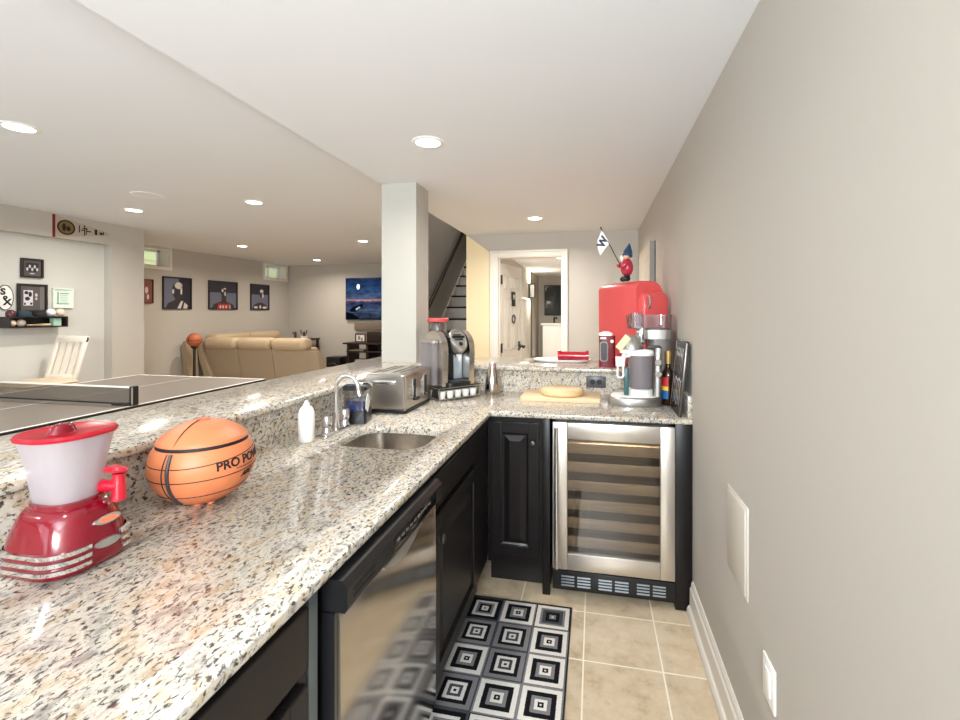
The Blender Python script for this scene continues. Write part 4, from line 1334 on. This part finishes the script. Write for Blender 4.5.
part(gn, 'hat', pmat('gnome_blue', srgb(34, 62, 94), .4), lambda m: m.lathe([(.033, 0), (.034, .006), (.029, .03), (.017, .055), (.001, .088)], seg=18).xf(T_(0, .002, .164) @ Matrix.Rotation(R(-12), 4, 'X')))
fl = thing('flag', 'white flag with a navy W on a thin pole held by the gnome', 'flag', (.155, 3.005, 1.755))
part(fl, 'pole', M['ink'], lambda m: m.tube([(.008, 0, -.01), (-.112, -.0, .230)], .0028, 8).sphere((-.114, 0, .235), .006, 10, 6))
def cloth(m):
    # hangs from the upper pole, pinched at the top and tip
    P = [(-.108, .222), (-.136, .155), (-.134, .105), (-.118, .058), (-.088, .10), (-.060, .135), (-.080, .168)]
    m.loft([[(x, -.0025 + .004 * math.sin(x * 90), z) for x, z in P], [(x, -.0012 + .004 * math.sin(x * 90), z) for x, z in P]])
part(fl, 'flag_cloth', M['paper'], cloth)
lettering(fl, 'W', .066, pmat('navy_ink', srgb(30, 44, 66), .6), T_(-.101, -.0062, .142) @ Matrix.Rotation(R(-62), 4, 'Y') @ FACE_NY, bold=.003)

# ---- canvas on the right wall behind the fridge
cv = thing('wall_canvas', 'thick grey edged canvas on the right wall behind the red fridge', 'canvas', (.465, 4.15, 1.74))
part(cv, 'canvas_box', pmat('canvas_grey', srgb(140, 138, 134), .7), lambda m: m.box(-.042, -.002, -.43, .43, -.26, .265))
part(cv, 'canvas_face', pmat('canvas_print', srgb(204, 194, 178), .7, var=.15, vscale=14), lambda m: m.box(-.044, -.042, -.428, .428, -.258, .263))
part(cv, 'canvas_edge', M['ink'], lambda m: m.box(-.006, -.001, -.434, -.43, -.262, .267))

# ================================================================ the main room
# ---- table tennis table
TX0, TX1, TY0, TY1, TZ = -4.70, -3.178, 1.19, 3.935, .788
tt = thing('table_tennis_table', 'grey table tennis table with white lines beyond the bar', 'table', ((TX0 + TX1) / 2, (TY0 + TY1) / 2, 0))
hx2, hy2 = (TX1 - TX0) / 2, (TY1 - TY0) / 2
for s_, y0, y1 in ((0, -hy2, -.004), (1, .004, hy2)):
    tp = part(tt, 'tabletop', M['slate'], lambda m: m.box(-hx2, hx2, y0, y1, TZ - .022, TZ))
    part(tp, 'edge_rail', M['black'], lambda m: m.box(-hx2 - .003, hx2 + .003, y0 if s_ else y0 - .003, y1 + .003 if s_ else y1, TZ - .05, TZ - .004))
    def lines(m):
        e = .0012
        m.box(-hx2, -hx2 + .02, y0, y1, TZ, TZ + e).box(hx2 - .02, hx2, y0, y1, TZ, TZ + e)
        m.box(-.0015, .0015, y0, y1, TZ, TZ + e)
        ye = (y0, y0 + .02) if not s_ else (y1 - .02, y1)
        m.box(-hx2 + .02, hx2 - .02, ye[0], ye[1], TZ, TZ + e)
    part(tp, 'boundary_line', M['paper'], lines)
for x in (-hx2 + .18, hx2 - .18):
    for y in (-hy2 + .25, hy2 - .25, -.25, .25):
        part(tt, 'leg', M['black'], lambda m: m.box(x - .02, x + .02, y - .02, y + .02, 0, TZ - .03))
NYc = 2.63
nt_ = thing('table_tennis_net', 'dark mesh net with white tape clamped across the table', 'net', (0, NYc, TZ))
netm = frosted('net_mesh', srgb(84, 78, 72), .42, .9)
part(nt_, 'net_mesh', netm, lambda m: m.box(TX0 - .05, TX1 - .02, -.0015, .0015, .012, .122))
part(nt_, 'net_tape', M['paper'], lambda m: m.box(TX0 - .05, TX1 - .02, -.004, .004, .122, .133))
part(nt_, 'net_cord', M['ink'], lambda m: m.box(TX0 - .05, TX1 - .02, -.004, .004, .004, .014))
for x in (TX0 - .03, TX1 - .008):
    po = part(nt_, 'net_post', M['black'], lambda m: m.box(x - .018, x + .018, -.022, .022, .002, .138, .006))
    part(po, 'post_strip', M['chrome'], lambda m: m.box(x + .005, x + .0185, -.0235, -.021, .01, .13))
    sg_ = 1 if x < -4 else -1
    part(nt_, 'clamp', M['black'], lambda m: m.box(min(x, x + sg_ * .16), max(x, x + sg_ * .16), -.03, .03, .0015, .012))

# ---- bar stool in the alcove
bs = thing('bar_stool', 'white slat backed counter stool beyond the net', 'stool', (-5.06, 3.30, 0))
wp = pmat('white_painted_wood', srgb(236, 228, 214), .45)
part(bs, 'seat', pmat('tan_seat', srgb(206, 186, 160), .6), lambda m: m.loft([at(rrect(-.21, .21, -.22, .17, .04), .76), at(rrect(-.22, .22, -.23, .18, .05), .785), at(rrect(-.20, .20, -.21, .16, .05), .81)]))
MB_ = T_(0, .16, .80) @ Matrix.Rotation(R(-15), 4, 'X')
def back(m):
    m.box(-.19, -.148, -.014, .014, -.02, .42, .006).box(.148, .19, -.014, .014, -.02, .42, .006)
    m.box(-.19, .19, -.016, .016, .36, .425, .006).box(-.16, .16, -.011, .011, .0, .045, .004)
    m.xf(MB_)
part(bs, 'backrest', wp, back)
for x in (-.088, .0, .088):
    part(bs, 'slat', wp, lambda m: m.box(x - .027, x + .027, -.007, .007, .04, .37).xf(MB_))
for x in (-.18, .18):
    for y in (-.19, .15):
        part(bs, 'leg', wp, lambda m: m.tube([(x * 1.1, y * 1.1, 0), (x, y, .765)], [.018, .022], 8))
part(bs, 'footrest', wp, lambda m: m.box(-.19, .19, -.215, -.185, .26, .29).box(-.19, .19, .15, .175, .30, .33))

# ---- alcove wall
AX = -5.66
def frame_x(name, label, x, y0, y1, z0, z1, fw, matf, matp, deco=None, dep=.03, cat='picture'):
    t = thing(name, label, cat, (x, (y0 + y1) / 2, (z0 + z1) / 2))
    a, c = (y1 - y0) / 2, (z1 - z0) / 2
    part(t, 'frame', matf, lambda m: m.box(.001, dep, -a, -a + fw, -c, c).box(.001, dep, a - fw, a, -c, c).box(.001, dep, -a + fw, a - fw, -c, -c + fw).box(.001, dep, -a + fw, a - fw, c - fw, c))
    part(t, 'picture', matp, lambda m: m.box(.001, dep * .5, -a + fw, a - fw, -c + fw, c - fw))
    if deco:
        deco(t, a - fw, c - fw, dep * .5)
    return t
fdark = pmat('dark_frame', srgb(40, 36, 34), .4)
mat_g = pmat('grey_mount', srgb(86, 80, 78), .7)
silver = pmat('silver_print', srgb(196, 194, 198), .5)
blackp = pmat('black_print', srgb(36, 32, 36), .5)
def flat(parent, name, mat, polys, x, t=.0015, label=None):
    """flat printed shapes (y, z polygons) lying on a picture that faces +X"""
    def fn(m):
        for p in polys:
            m.prism(p, 0, x, x + t)
    return part(parent, name, mat, fn, label)
def oval(cy, cz, ry, rz, n=20):
    return [(cy + ry * math.cos(2 * PI * i / n), cz + rz * math.sin(2 * PI * i / n)) for i in range(n)]
def rect(y0, y1, z0, z1):
    return [(y0, z0), (y1, z0), (y1, z1), (y0, z1)]
def deco_team(t, a, c, x):
    flat(t, 'photo_print', blackp, [rect(-a * .7, a * .7, -c * .45, c * .65)], x)
    random.seed(3)
    flat(t, 'figures', silver, [oval(-a * .55 + a * 1.1 * i / 4, -c * .15 + c * .35 * (i % 2), a * .13, c * .22, 10) for i in range(5)], x + .0015)
    flat(t, 'caption', silver, [rect(-a * .25, a * .25, -c * .75, -c * .62)], x)
frame_x('picture_frame', 'small square dark frame, topmost in the alcove', AX, 3.515, 3.70, 1.80, 1.995, .016, fdark, mat_g, deco_team)
def deco_sport(t, a, c, x):
    flat(t, 'photo_print', pmat('pale_print', srgb(214, 206, 210), .6), [rect(-a * .72, a * .02, -c * .62, c * .62)], x)
    flat(t, 'figures', blackp, [oval(-a * .5, c * .42, a * .16, c * .14, 10), oval(-a * .2, c * .3, a * .14, c * .22, 10), oval(-a * .42, -c * .06, a * .2, c * .16, 10), oval(-a * .12, -c * .46, a * .1, c * .1, 10), oval(-a * .62, -c * .48, a * .08, c * .1, 10)], x + .0015)
    flat(t, 'small_print', silver, [oval(a * .3, c * .25, a * .11, c * .14, 10), oval(a * .3, -c * .05, a * .08, c * .12, 10)], x)
    flat(t, 'strip', pmat('grey_strip', srgb(112, 106, 102), .6), [rect(a * .6, a * .95, -c * .95, c * .95)], x)
frame_x('picture_frame', 'large dark framed sports photo above the alcove shelf', AX, 3.487, 3.735, 1.448, 1.735, .018, fdark, mat_g, deco_sport)
def deco_doc(t, a, c, x):
    g = pmat('green_print', srgb(96, 142, 130), .6)
    flat(t, 'print', g, [rect(-a * .6, -a * .48, -c * .7, c * .7), rect(-a * .3, a * .7, c * .5, c * .58), rect(-a * .7, a * .7, -c * .72, -c * .62)] + [rect(-a * .3, a * .55, c * (.3 - .2 * i), c * (.33 - .2 * i)) for i in range(5)], x)
frame_x('picture_frame', 'white framed certificate with green print in the alcove', AX, 3.785, 3.98, 1.492, 1.705, .014, pmat('pale_frame', srgb(226, 236, 220), .4), pmat('mint_paper', srgb(216, 232, 220), .6), deco_doc)
sx_ = thing('round_sign', 'round white baseball team sign at the left edge of view', 'sign', (AX, 3.392, 1.590))
part(sx_, 'sign_disc', M['paper'], lambda m: m.prism(oval(0, 0, .062, .122, 36), 0, .001, .010))
part(sx_, 'sign_rim', M['ink'], lambda m: m.loft([[(x,   .064 * k * math.cos(a), .124 * k * math.sin(a)) for x, k in ((.001, 1.0), (.014, 1.0), (.014, .95), (.001, .95))] for a in [2 * PI * i / 36 for i in range(37)]], cap=(False, False)))
for ch, y, z in (('S', -.018, .055), ('o', .0, .005), ('X', .016, -.047)):
    lettering(sx_, ch, .085 if ch != 'o' else .06, M['ink'], T_(.011, y, z) @ FACE_PX, bold=.004)
# shelf box with its memorabilia
sh = thing('wall_shelf', 'long black box shelf on the alcove wall', 'shelf', (AX, 3.59, 1.29))
part(sh, 'shelf_box', fdark, lambda m: m.box(.001, .15, -.25, .25, 0, .012).box(.001, .15, -.25, .25, .10, .112).box(.001, .15, -.25, -.238, .012, .10).box(.001, .15, .238, .25, .012, .10).box(.001, .012, -.24, .24, .012, .10))
def small(name, label, cat, y, z, mat, fn, group=None, x=-5.575):
    o = part(None, name, mat, fn)
    o.location = (x, y, z)
    return tag(o, label, cat, group)
bb = pmat('baseball_leather', srgb(226, 206, 188), .6)
small('baseball', 'pale baseball at the left end inside the shelf box', 'ball', 3.392, 1.3385, bb, lambda m: m.sphere((0, 0, 0), .036, 16, 10), 'baseballs in the shelf box')
small('baseball', 'pale baseball second from the left inside the shelf box', 'ball', 3.470, 1.3385, bb, lambda m: m.sphere((0, 0, 0), .036, 16, 10), 'baseballs in the shelf box')
small('mini_bat', 'thin pale souvenir bat lying inside the shelf box', 'bat', 3.60, 1.3165, M['board'], lambda m: m.tube([(0, -.085, 0), (0, -.02, 0), (0, .06, 0), (0, .115, 0)], [.006, .008, .014, .014], 12))
small('display_cube', 'small mint green cube inside the shelf box', 'cube', 3.765, 1.3025, pmat('mint_cube', srgb(170, 206, 184), .3), lambda m: m.box(-.03, .03, -.035, .035, 0, .08, .003))
def cap_(m):
    m.lathe([(.058, 0), (.060, .015), (.054, .04), (.035, .058), (.001, .064)], seg=24)
    m.loft([[(.02 + .08 * math.cos(R(a)), .054 * math.sin(R(a)), z) for a in range(-80, 81, 16)] + [(.02, .046, z), (.02, -.046, z)] for z in (.0, .006)])
small('cap', 'dark teal cap on top of the alcove shelf', 'cap', 3.492, 1.4025, pmat('teal_cloth', srgb(40, 58, 66), .8), cap_)
small('cap', 'black cap right of the teal cap on the alcove shelf', 'cap', 3.616, 1.4025, pmat('black_cloth', srgb(30, 28, 30), .8), cap_)
small('helmet', 'tiny dark red helmet at the left on the alcove shelf', 'helmet', 3.388, 1.4025, pmat('maroon', srgb(84, 40, 48), .3), lambda m: m.lathe([(.036, 0), (.04, .02), (.036, .045), (.02, .065), (.001, .07)], seg=18))
small('soccer_ball', 'small black and white ball on the alcove shelf', 'ball', 3.722, 1.4425, M['white'], lambda m: (m.sphere((0, 0, 0), .040, 16, 10)))
small('signed_ball', 'cream signed baseball at the right end of the alcove shelf', 'ball', 3.806, 1.4425, bb, lambda m: m.sphere((0, 0, 0), .040, 16, 10))

AK = .957
for o in [o for o in list(COL.objects) if o.parent is None and 'category' in o and o.location.x < -5.5 and o.location.y < 4 and o.location.z > 1.2]:
    o.location = (o.location.x + .24, o.location.y * AK, 1.45 + (o.location.z - 1.45) * AK)
    o.scale = (AK, AK, AK)
# ---- pennant on the alcove header
pn = thing('pennant', 'narrow championship pennant with red band above the alcove opening', 'pennant', (-5.31, 3.58, 2.315))
part(pn, 'pennant_cloth', pmat('pennant_tan', srgb(178, 164, 148), .8), lambda m: m.prism([(0, -.112), (.52, -.012), (.52, .012), (0, .112)], 0, .001, .004))
part(pn, 'red_band', pmat('maroon_band', srgb(120, 24, 30), .7), lambda m: m.prism([(-.022, -.116), (0, -.114), (0, .114), (-.022, .116)], 0, .001, .006))
part(pn, 'emblem', pmat('emblem_gold', srgb(122, 98, 52), .6), lambda m: m.prism(oval(.098, 0, .078, .072, 28), 0, .004, .0055))
part(pn, 'emblem_ring', M['ink'], lambda m: m.loft([[(.004, .098 + .082 * math.cos(a), .076 * math.sin(a)), (.0065, .098 + .082 * math.cos(a), .076 * math.sin(a)), (.0065, .098 + .068 * math.cos(a), .062 * math.sin(a)), (.004, .098 + .068 * math.cos(a), .062 * math.sin(a))] for a in [2 * PI * i / 28 for i in range(29)]], cap=(False, False)))
part(pn, 'pennant_print', M['ink'], lambda m: [m.prism(p, 0, .004, .0058) for p in (
    oval(.078, .0, .018, .04, 10), oval(.118, -.01, .02, .026, 10), rect(.215, .225, -.03, .045), rect(.235, .262, -.008, .004), rect(.265, .275, -.058, .052), rect(.250, .300, .012, .022), rect(.285, .292, -.04, .03), rect(.29, .335, -.012, .0), rect(.37, .395, -.03, .028), rect(.42, .45, -.022, .005), rect(.455, .465, -.02, .014))])

# ---- posters on the far left wall
pdk = pmat('poster_dark', srgb(40, 38, 46), .5)
pmid = pmat('poster_blue_grey', srgb(104, 106, 124), .5)
skin_l = pmat('poster_light_tone', srgb(206, 196, 190), .5)
skin_d = pmat('poster_dark_tone', srgb(52, 46, 48), .5)
def lights(t, polys, x):
    for p in polys:
        flat(t, 'highlight', skin_l, [p], x)
def bust(kind):
    def fn(t, a, c, x):
        flat(t, 'backdrop', pmid, [rect(-a * .95, a * (.1 if kind == 0 else .95), -c * .95, c * (.95 if kind == 0 else .2))], x)
        sh_ = [(-a * .85, -c), (-a * .7, -c * .66), (-a * .2, -c * .45), (a * .2, -c * .45), (a * .7, -c * .66), (a * .85, -c)]
        if kind == 0:
            flat(t, 'shoulders', skin_d, [sh_], x + .0016)
            flat(t, 'head', skin_d, [oval(-a * .05, c * .18, a * .36, c * .52)], x + .0032)
            flat(t, 'neck', skin_d, [rect(-a * .2, a * .25, -c * .6, 0)], x + .0024)
            lights(t, [oval(a * .06, c * .50, a * .28, c * .22), oval(-a * .34, c * .1, a * .07, c * .16), oval(a * .26, c * .2, a * .07, c * .3), [(-a * .05, -c), (a * .25, -c * .5), (a * .4, -c * .5), (a * .22, -c)], [(a * .4, -c), (a * .5, -c * .6), (a * .75, -c * .8), (a * .7, -c)]], x + .0048)
        elif kind == 1:
            flat(t, 'shoulders', skin_d, [sh_], x + .0016)
            flat(t, 'head', skin_d, [oval(a * .02, c * .35, a * .26, c * .42)], x + .0032)
            flat(t, 'neck', skin_d, [rect(-a * .15, a * .2, -c * .6, 0)], x + .0024)
            lights(t, [oval(-a * .08, c * .36, a * .07, c * .12), oval(a * .1, c * .12, a * .06, c * .16), oval(a * .08, c * .5, a * .09, c * .06)], x + .0048)
            flat(t, 'jersey', pmat('poster_red', srgb(170, 44, 44), .5), [[(-a * .5, -c), (-a * .4, -c * .58), (-a * .2, -c * .62), (a * .2, -c * .62), (a * .4, -c * .58), (a * .55, -c)]], x + .0064)
            flat(t, 'jersey_trim', skin_l, [rect(-a * .3, -a * .2, -c * .95, -c * .75), rect(-a * .1, 0, -c * .95, -c * .75), rect(a * .12, a * .22, -c * .95, -c * .75), rect(a * .42, a * .48, -c, -c * .7)], x + .008)
        else:
            flat(t, 'shoulders', skin_d, [sh_], x + .0016)
            flat(t, 'head', skin_d, [oval(a * .2, c * .3, a * .3, c * .38)], x + .0032)
            lights(t, [oval(a * .16, c * .48, a * .2, c * .14), oval(a * .3, c * .12, a * .1, c * .2), oval(-a * .5, -c * .84, a * .2, c * .1), oval(a * .5, -c * .86, a * .24, c * .1), oval(0, -c * .8, a * .1, c * .14)], x + .0048)
    return fn
PD = .028
frame_x('poster', 'dark poster of a bald head in profile, leftmost over the sofa', LX, 5.757, 6.26, 1.49, 1.995, .012, fdark, pdk, bust(0), PD)
frame_x('poster', 'dark poster of a bust in a red jersey, middle one over the sofa', LX, 6.60, 7.235, 1.49, 1.99, .012, fdark, pdk, bust(1), PD)
frame_x('poster', 'dark narrow poster of a head and shoulders, rightmost over the sofa', LX, 7.57, 8.07, 1.487, 1.99, .012, fdark, pdk, bust(2), PD)
frame_x('poster', 'reddish brown poster half hidden behind the wall corner', LX, 5.22, 5.602, 1.575, 1.93, .012, pmat('brown_frame', srgb(96, 66, 50), .5), pmat('brown_print', srgb(128, 74, 58), .6),
        lambda t, a, c, x: flat(t, 'print', skin_l, [oval(a * .5, c * .1, a * .14, c * .3, 12), oval(a * .62, -c * .5, a * .1, c * .25, 12)], x), PD)

# ---- sofas
def cushion(m, x0, x1, y0, y1, z0, z1, r):
    return m.box(x0, x1, y0, y1, z0, z1, r, 4)
sf = thing('sectional_sofa', 'large tan leather recliner sectional seen from behind beyond the bar', 'sofa', (-6.33, 6.42, 0))
def sofa_run(w, n, arm_end, mat4, seats=None):
    """one run of the sectional; local width along x (0..w), front faces +y"""
    aw = .20
    x1 = w - aw if arm_end else w
    x0 = 0 if not arm_end else .10
    sw = (x1 - x0) / n
    ap_ = [(.02, .02), (.70, .02), (.70, .42), (.62, .50), (.10, .55), (-.05, .84), (-.11, .84)]
    if arm_end:
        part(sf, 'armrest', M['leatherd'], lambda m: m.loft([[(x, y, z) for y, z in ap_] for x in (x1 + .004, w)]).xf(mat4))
    for i in range(n):
        a, b_ = x0 + i * sw + .005, x0 + (i + 1) * sw - .005
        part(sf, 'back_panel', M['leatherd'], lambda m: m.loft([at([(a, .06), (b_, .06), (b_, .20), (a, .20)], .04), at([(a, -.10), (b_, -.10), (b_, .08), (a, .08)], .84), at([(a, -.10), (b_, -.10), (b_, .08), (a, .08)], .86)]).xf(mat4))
        part(sf, 'headrest', M['leather'], lambda m: cushion(m, a, b_, -.17, .10, .845, 1.035, .075).xf(mat4), sharp=60)
        (seats is None or i in seats) and part(sf, 'back_cushion', M['leather'], lambda m: cushion(m, a, b_, .06, .26, .46, .88, .06).xf(mat4), sharp=60)
        if seats is None or i in seats:
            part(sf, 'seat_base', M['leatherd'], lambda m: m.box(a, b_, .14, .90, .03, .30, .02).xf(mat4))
            part(sf, 'seat_cushion', M['leather'], lambda m: cushion(m, a, b_, .16, .93, .29, .47, .06).xf(mat4), sharp=60)
sofa_run(2.16, 3, True, Matrix.Identity(4))
sofa_run(1.60, 2, False, T_(.115, 1.61, .045) @ Matrix.Rotation(R(-90), 4, 'Z'), (0,))
part(sf, 'wing', M['leatherd'], lambda m: m.loft([[(-.04, -.34, .25), (.05, -.34, .25), (.05, -.16, .25), (-.04, -.16, .25)], [(-.09, -.36, .90), (.0, -.36, .90), (.0, -.16, .90), (-.09, -.16, .90)], [(-.07, -.34, .98), (-.02, -.34, .98), (-.02, -.18, .98), (-.07, -.18, .98)]]))
part(sf, 'wing', M['leatherd'], lambda m: m.loft([[(.14, -.06, .1), (.28, -.06, .1), (.28, .10, .1), (.14, .10, .1)], [(-.01, -.16, .86), (.09, -.16, .86), (.09, .02, .86), (-.01, .02, .86)], [(.0, -.14, .92), (.08, -.14, .92), (.08, .0, .92), (.0, .0, .92)]]))
bk = thing('basketball', 'brown basketball perched behind the sofa back at its left end', 'ball', (-6.115, 6.0, 1.01))
part(bk, 'ball_skin', M['ballb'], lambda m: m.sphere((0, 0, 0), .105, 24, 16), sharp=180)
part(bk, 'seam', M['ink'], lambda m: m.ring((0, 0, 0), .105, .003, axis=0, seg=30, s2=6).ring((0, 0, 0), .105, .003, axis=2, seg=30, s2=6))
ped = tag(part(None, 'ball_stand', M['dwood'], lambda m: m.lathe([(.10, 0), (.10, .02), (.02, .03), (.02, .87), (.05, .897), (.06, .910), (.04, .906)], c=(-6.115, 6.0, 0), seg=18)), 'dark narrow stand under the basketball behind the sofa', 'stand')

# ---- television wall
tv = thing('television', 'large wall mounted television showing a blue moonlit seascape', 'television', (-4.30, EY, 1.715))
part(tv, 'bezel', M['black'], lambda m: m.box(-.76, .76, -.06, -.02, -.43, .435, .004).box(-.2, .2, -.02, -.001, -.2, .2))
def tv_mat():
    m, nt, out = new_mat('tv_picture')
    L = nt.links.new
    e = N(nt, 'Emission', i_Strength=.85)
    tc = N(nt, 'TexCoord')
    sp_ = N(nt, 'SeparateXYZ')
    L(tc.outputs['Generated'], sp_.inputs[0])
    nz = N(nt, 'TexNoise', i_Scale=4.5, i_Detail=6.0, i_Roughness=.6)
    mp = N(nt, 'Mapping')
    mp.inputs['Scale'].default_value = (1.6, 1, 2.6)
    L(tc.outputs['Generated'], mp.inputs['Vector'])
    L(mp.outputs[0], nz.inputs['Vector'])
    ad = N(nt, 'Math', operation='MULTIPLY_ADD')
    ad.inputs[1].default_value = .10
    L(nz.outputs[0], ad.inputs[0])
    L(sp_.outputs[2], ad.inputs[2])
    rp = ramp(nt, [(.05, srgb(24, 34, 50)), (.25, srgb(70, 84, 108)), (.42, srgb(50, 62, 92)), (.49, srgb(84, 84, 108)), (.515, srgb(196, 140, 128)), (.55, srgb(86, 96, 128)), (.75, srgb(46, 74, 112)), (1, srgb(34, 52, 88))])
    L(ad.outputs[0], rp.inputs[0])
    r2 = ramp(nt, [(.36, (.4, .42, .48, 1)), (.62, (1.3, 1.3, 1.3, 1))])
    L(nz.outputs[0], r2.inputs[0])
    mu = N(nt, 'Mix', data_type='RGBA', blend_type='MULTIPLY')
    mu.inputs[0].default_value = 1
    L(rp.outputs[0], mu.inputs[6])
    L(r2.outputs[0], mu.inputs[7])
    L(mu.outputs[2], e.inputs[0])
    L(e.outputs[0], out.inputs[0])
    return m
scr = part(tv, 'screen', tv_mat(), lambda m: m.box(-.745, .745, -.064, -.06, -.415, .42))
part(scr, 'moon', emit('tv_moon', (1, .98, .95, 1), 1.4), lambda m: m.prism([(-.47 + .035 * math.cos(2 * PI * i / 20), .25 + .055 * math.sin(2 * PI * i / 20)) for i in range(20)], 1, -.0655, -.064))
part(scr, 'pier', emit('tv_pier', srgb(12, 18, 34), .8), lambda m: m.prism([(-.68, -.24), (-.58, -.16), (-.38, -.10), (-.36, -.15), (-.50, -.26), (-.62, -.27)], 1, -.0652, -.064))
part(scr, 'shore', emit('tv_shore', srgb(10, 14, 24), .8), lambda m: m.prism([(-.745, -.27), (-.60, -.30), (-.45, -.40), (-.42, -.415), (-.745, -.415)], 1, -.0652, -.064))
part(scr, 'foam', emit('tv_foam', srgb(196, 204, 220), .8), lambda m: m.prism([(-.53, -.205), (-.44, -.155), (-.42, -.175), (-.51, -.235)], 1, -.066, -.0645))
sb = tag(part(None, 'sound_bar', M['dark'], lambda m: m.box(-4.86, -3.6, EY - .07, EY - .001, 1.07, 1.235, .01)), 'grey panel on the wall under the television', 'sound bar')
sb.data.materials[0] = pmat('taupe_panel', srgb(126, 112, 98), .6)
KY = 8.18
co = thing('media_console', 'dark tiered media console with open shelves under the television', 'console', (-4.15, KY, 0))
def tier(z, x0, x1):
    return lambda m: m.box(x0, x1, -.2, .25, z - .03, z, .004)
part(co, 'top_shelf', M['dwood'], tier(.855, -.60, .62))
part(co, 'middle_shelf', M['dwood'], tier(.70, -.52, .60))
part(co, 'lower_shelf', M['dwood'], tier(.40, -.60, .62))
for x in (-.50, -.1, .35, .58):
    part(co, 'upright', M['dwood'], lambda m: m.box(x - .025, x + .025, -.17, .22, 0 if abs(x) > .3 else .40, .825))
part(co, 'back_board', M['dwood'], lambda m: m.box(-.10, .62, .22, .24, .40, .825))
pf = thing('picture_frame', 'small wooden photo frame standing on the media console', 'picture frame', (-4.47, KY - .02, .8555))
part(pf, 'frame', pmat('red_brown_frame', srgb(92, 52, 44), .5), lambda m: m.box(-.11, .11, -.012, .012, 0, .024).box(-.11, .11, -.012, .012, .146, .17).box(-.11, -.088, -.012, .012, .024, .146).box(.088, .11, -.012, .012, .024, .146))
part(pf, 'photo', M['paper'], lambda m: m.box(-.088, .088, -.006, .008, .024, .146))
part(pf, 'photo_print', pmat('grey_photo', srgb(150, 140, 136), .6), lambda m: m.box(-.05, .0, -.0075, -.006, .05, .12).box(.015, .05, -.0075, -.006, .03, .09))
cs = tag(part(None, 'speaker_box', M['dwood'], lambda m: m.box(-4.30, -3.6, KY - .10, KY + .12, .8555, 1.06, .006)), 'dark brown wooden box on the right of the media console', 'speaker')
amp = thing('receiver', 'silver topped receiver on the middle console shelf', 'receiver', (-4.48, KY - .05, .7005))
part(amp, 'receiver_case', M['satin'], lambda m: m.box(-.13, .16, -.14, .14, .0, .022, .002))
sw_ = thing('subwoofer', 'black cube subwoofer on the floor left of the console', 'subwoofer', (-4.92, KY - .10, 0))
part(sw_, 'cabinet_box', M['black'], lambda m: m.box(-.14, .14, -.16, .16, .10, .58, .008))
part(sw_, 'cone', M['dark'], lambda m: m.lathe([(.001, -.01), (.05, -.012), (.10, 0), (.11, .008), (.115, 0)], seg=28, cap=(True, False)).xf(T_(0, -.161, .36) @ FACE_NY))
for x in (-.11, .11):
    for y in (-.12, .12):
        part(sw_, 'foot', M['black'], lambda m: m.cyl((x, y, 0), (x, y, .105), .02, seg=10))
for i, (x, z, c, lab) in enumerate(((-4.42, .4005, (188, 178, 168), 'pale basket on the lower console shelf'), (-3.98, .4005, (196, 172, 96), 'yellowish box on the lower console shelf'))):
    tag(part(None, 'storage_box', pmat('box_tone_%d' % i, srgb(*c), .6), lambda m: m.box(x - .10, x + .10, KY - .15, KY + .10, z, z + .13, .006)), lab, 'box')
tag(part(None, 'candle', M['board'], lambda m: m.lathe([(.05, 0), (.05, .09), (.001, .10)], c=(-3.95, KY - .06, .7005), seg=16)), 'tan candle on the middle console shelf by the pillar', 'candle')
# end table with two small figures beyond the sofa corner
et = thing('end_table', 'wooden end table in the corner beyond the sofas', 'table', (-5.90, 8.38, 0))
part(et, 'table_top', M['dwood'], lambda m: m.box(-.27, .27, -.22, .22, .87, .905, .005))
for x in (-.23, .23):
    for y in (-.18, .18):
        part(et, 'leg', M['dwood'], lambda m: m.box(x - .02, x + .02, y - .02, y + .02, 0, .87))
f1 = thing('figurine', 'little dark and white figurine, left one beyond the sofa back', 'figurine', (-6.00, 8.30, .9055))
part(f1, 'figure_body', pmat('bronze_figure', srgb(84, 60, 52), .4), lambda m: m.lathe([(.04, 0), (.045, .01), (.02, .03), (.03, .07), (.02, .10), (.024, .125), (.001, .145)], seg=14).tube([(-.02, 0, .08), (-.06, 0, .11), (-.05, 0, .14)], .012, 8))
part(f1, 'figure_base', M['paper'], lambda m: m.box(-.05, .05, -.04, .04, 0, .012))
f2 = thing('figurine', 'little dark figurine with raised arms, right one beyond the sofa back', 'figurine', (-5.80, 8.30, .9055))
part(f2, 'figure_body', pmat('dark_figure', srgb(60, 50, 48), .4), lambda m: m.lathe([(.03, 0), (.03, .04), (.02, .06), (.028, .09), (.015, .11), (.02, .13), (.001, .15)], seg=14).tube([(.02, 0, .09), (.06, 0, .12), (.055, 0, .17)], .011, 8).tube([(-.02, 0, .09), (-.07, 0, .11), (-.075, 0, .18)], .011, 8))
part(f2, 'figure_base', M['paper'], lambda m: m.box(-.05, .05, -.04, .04, 0, .05))
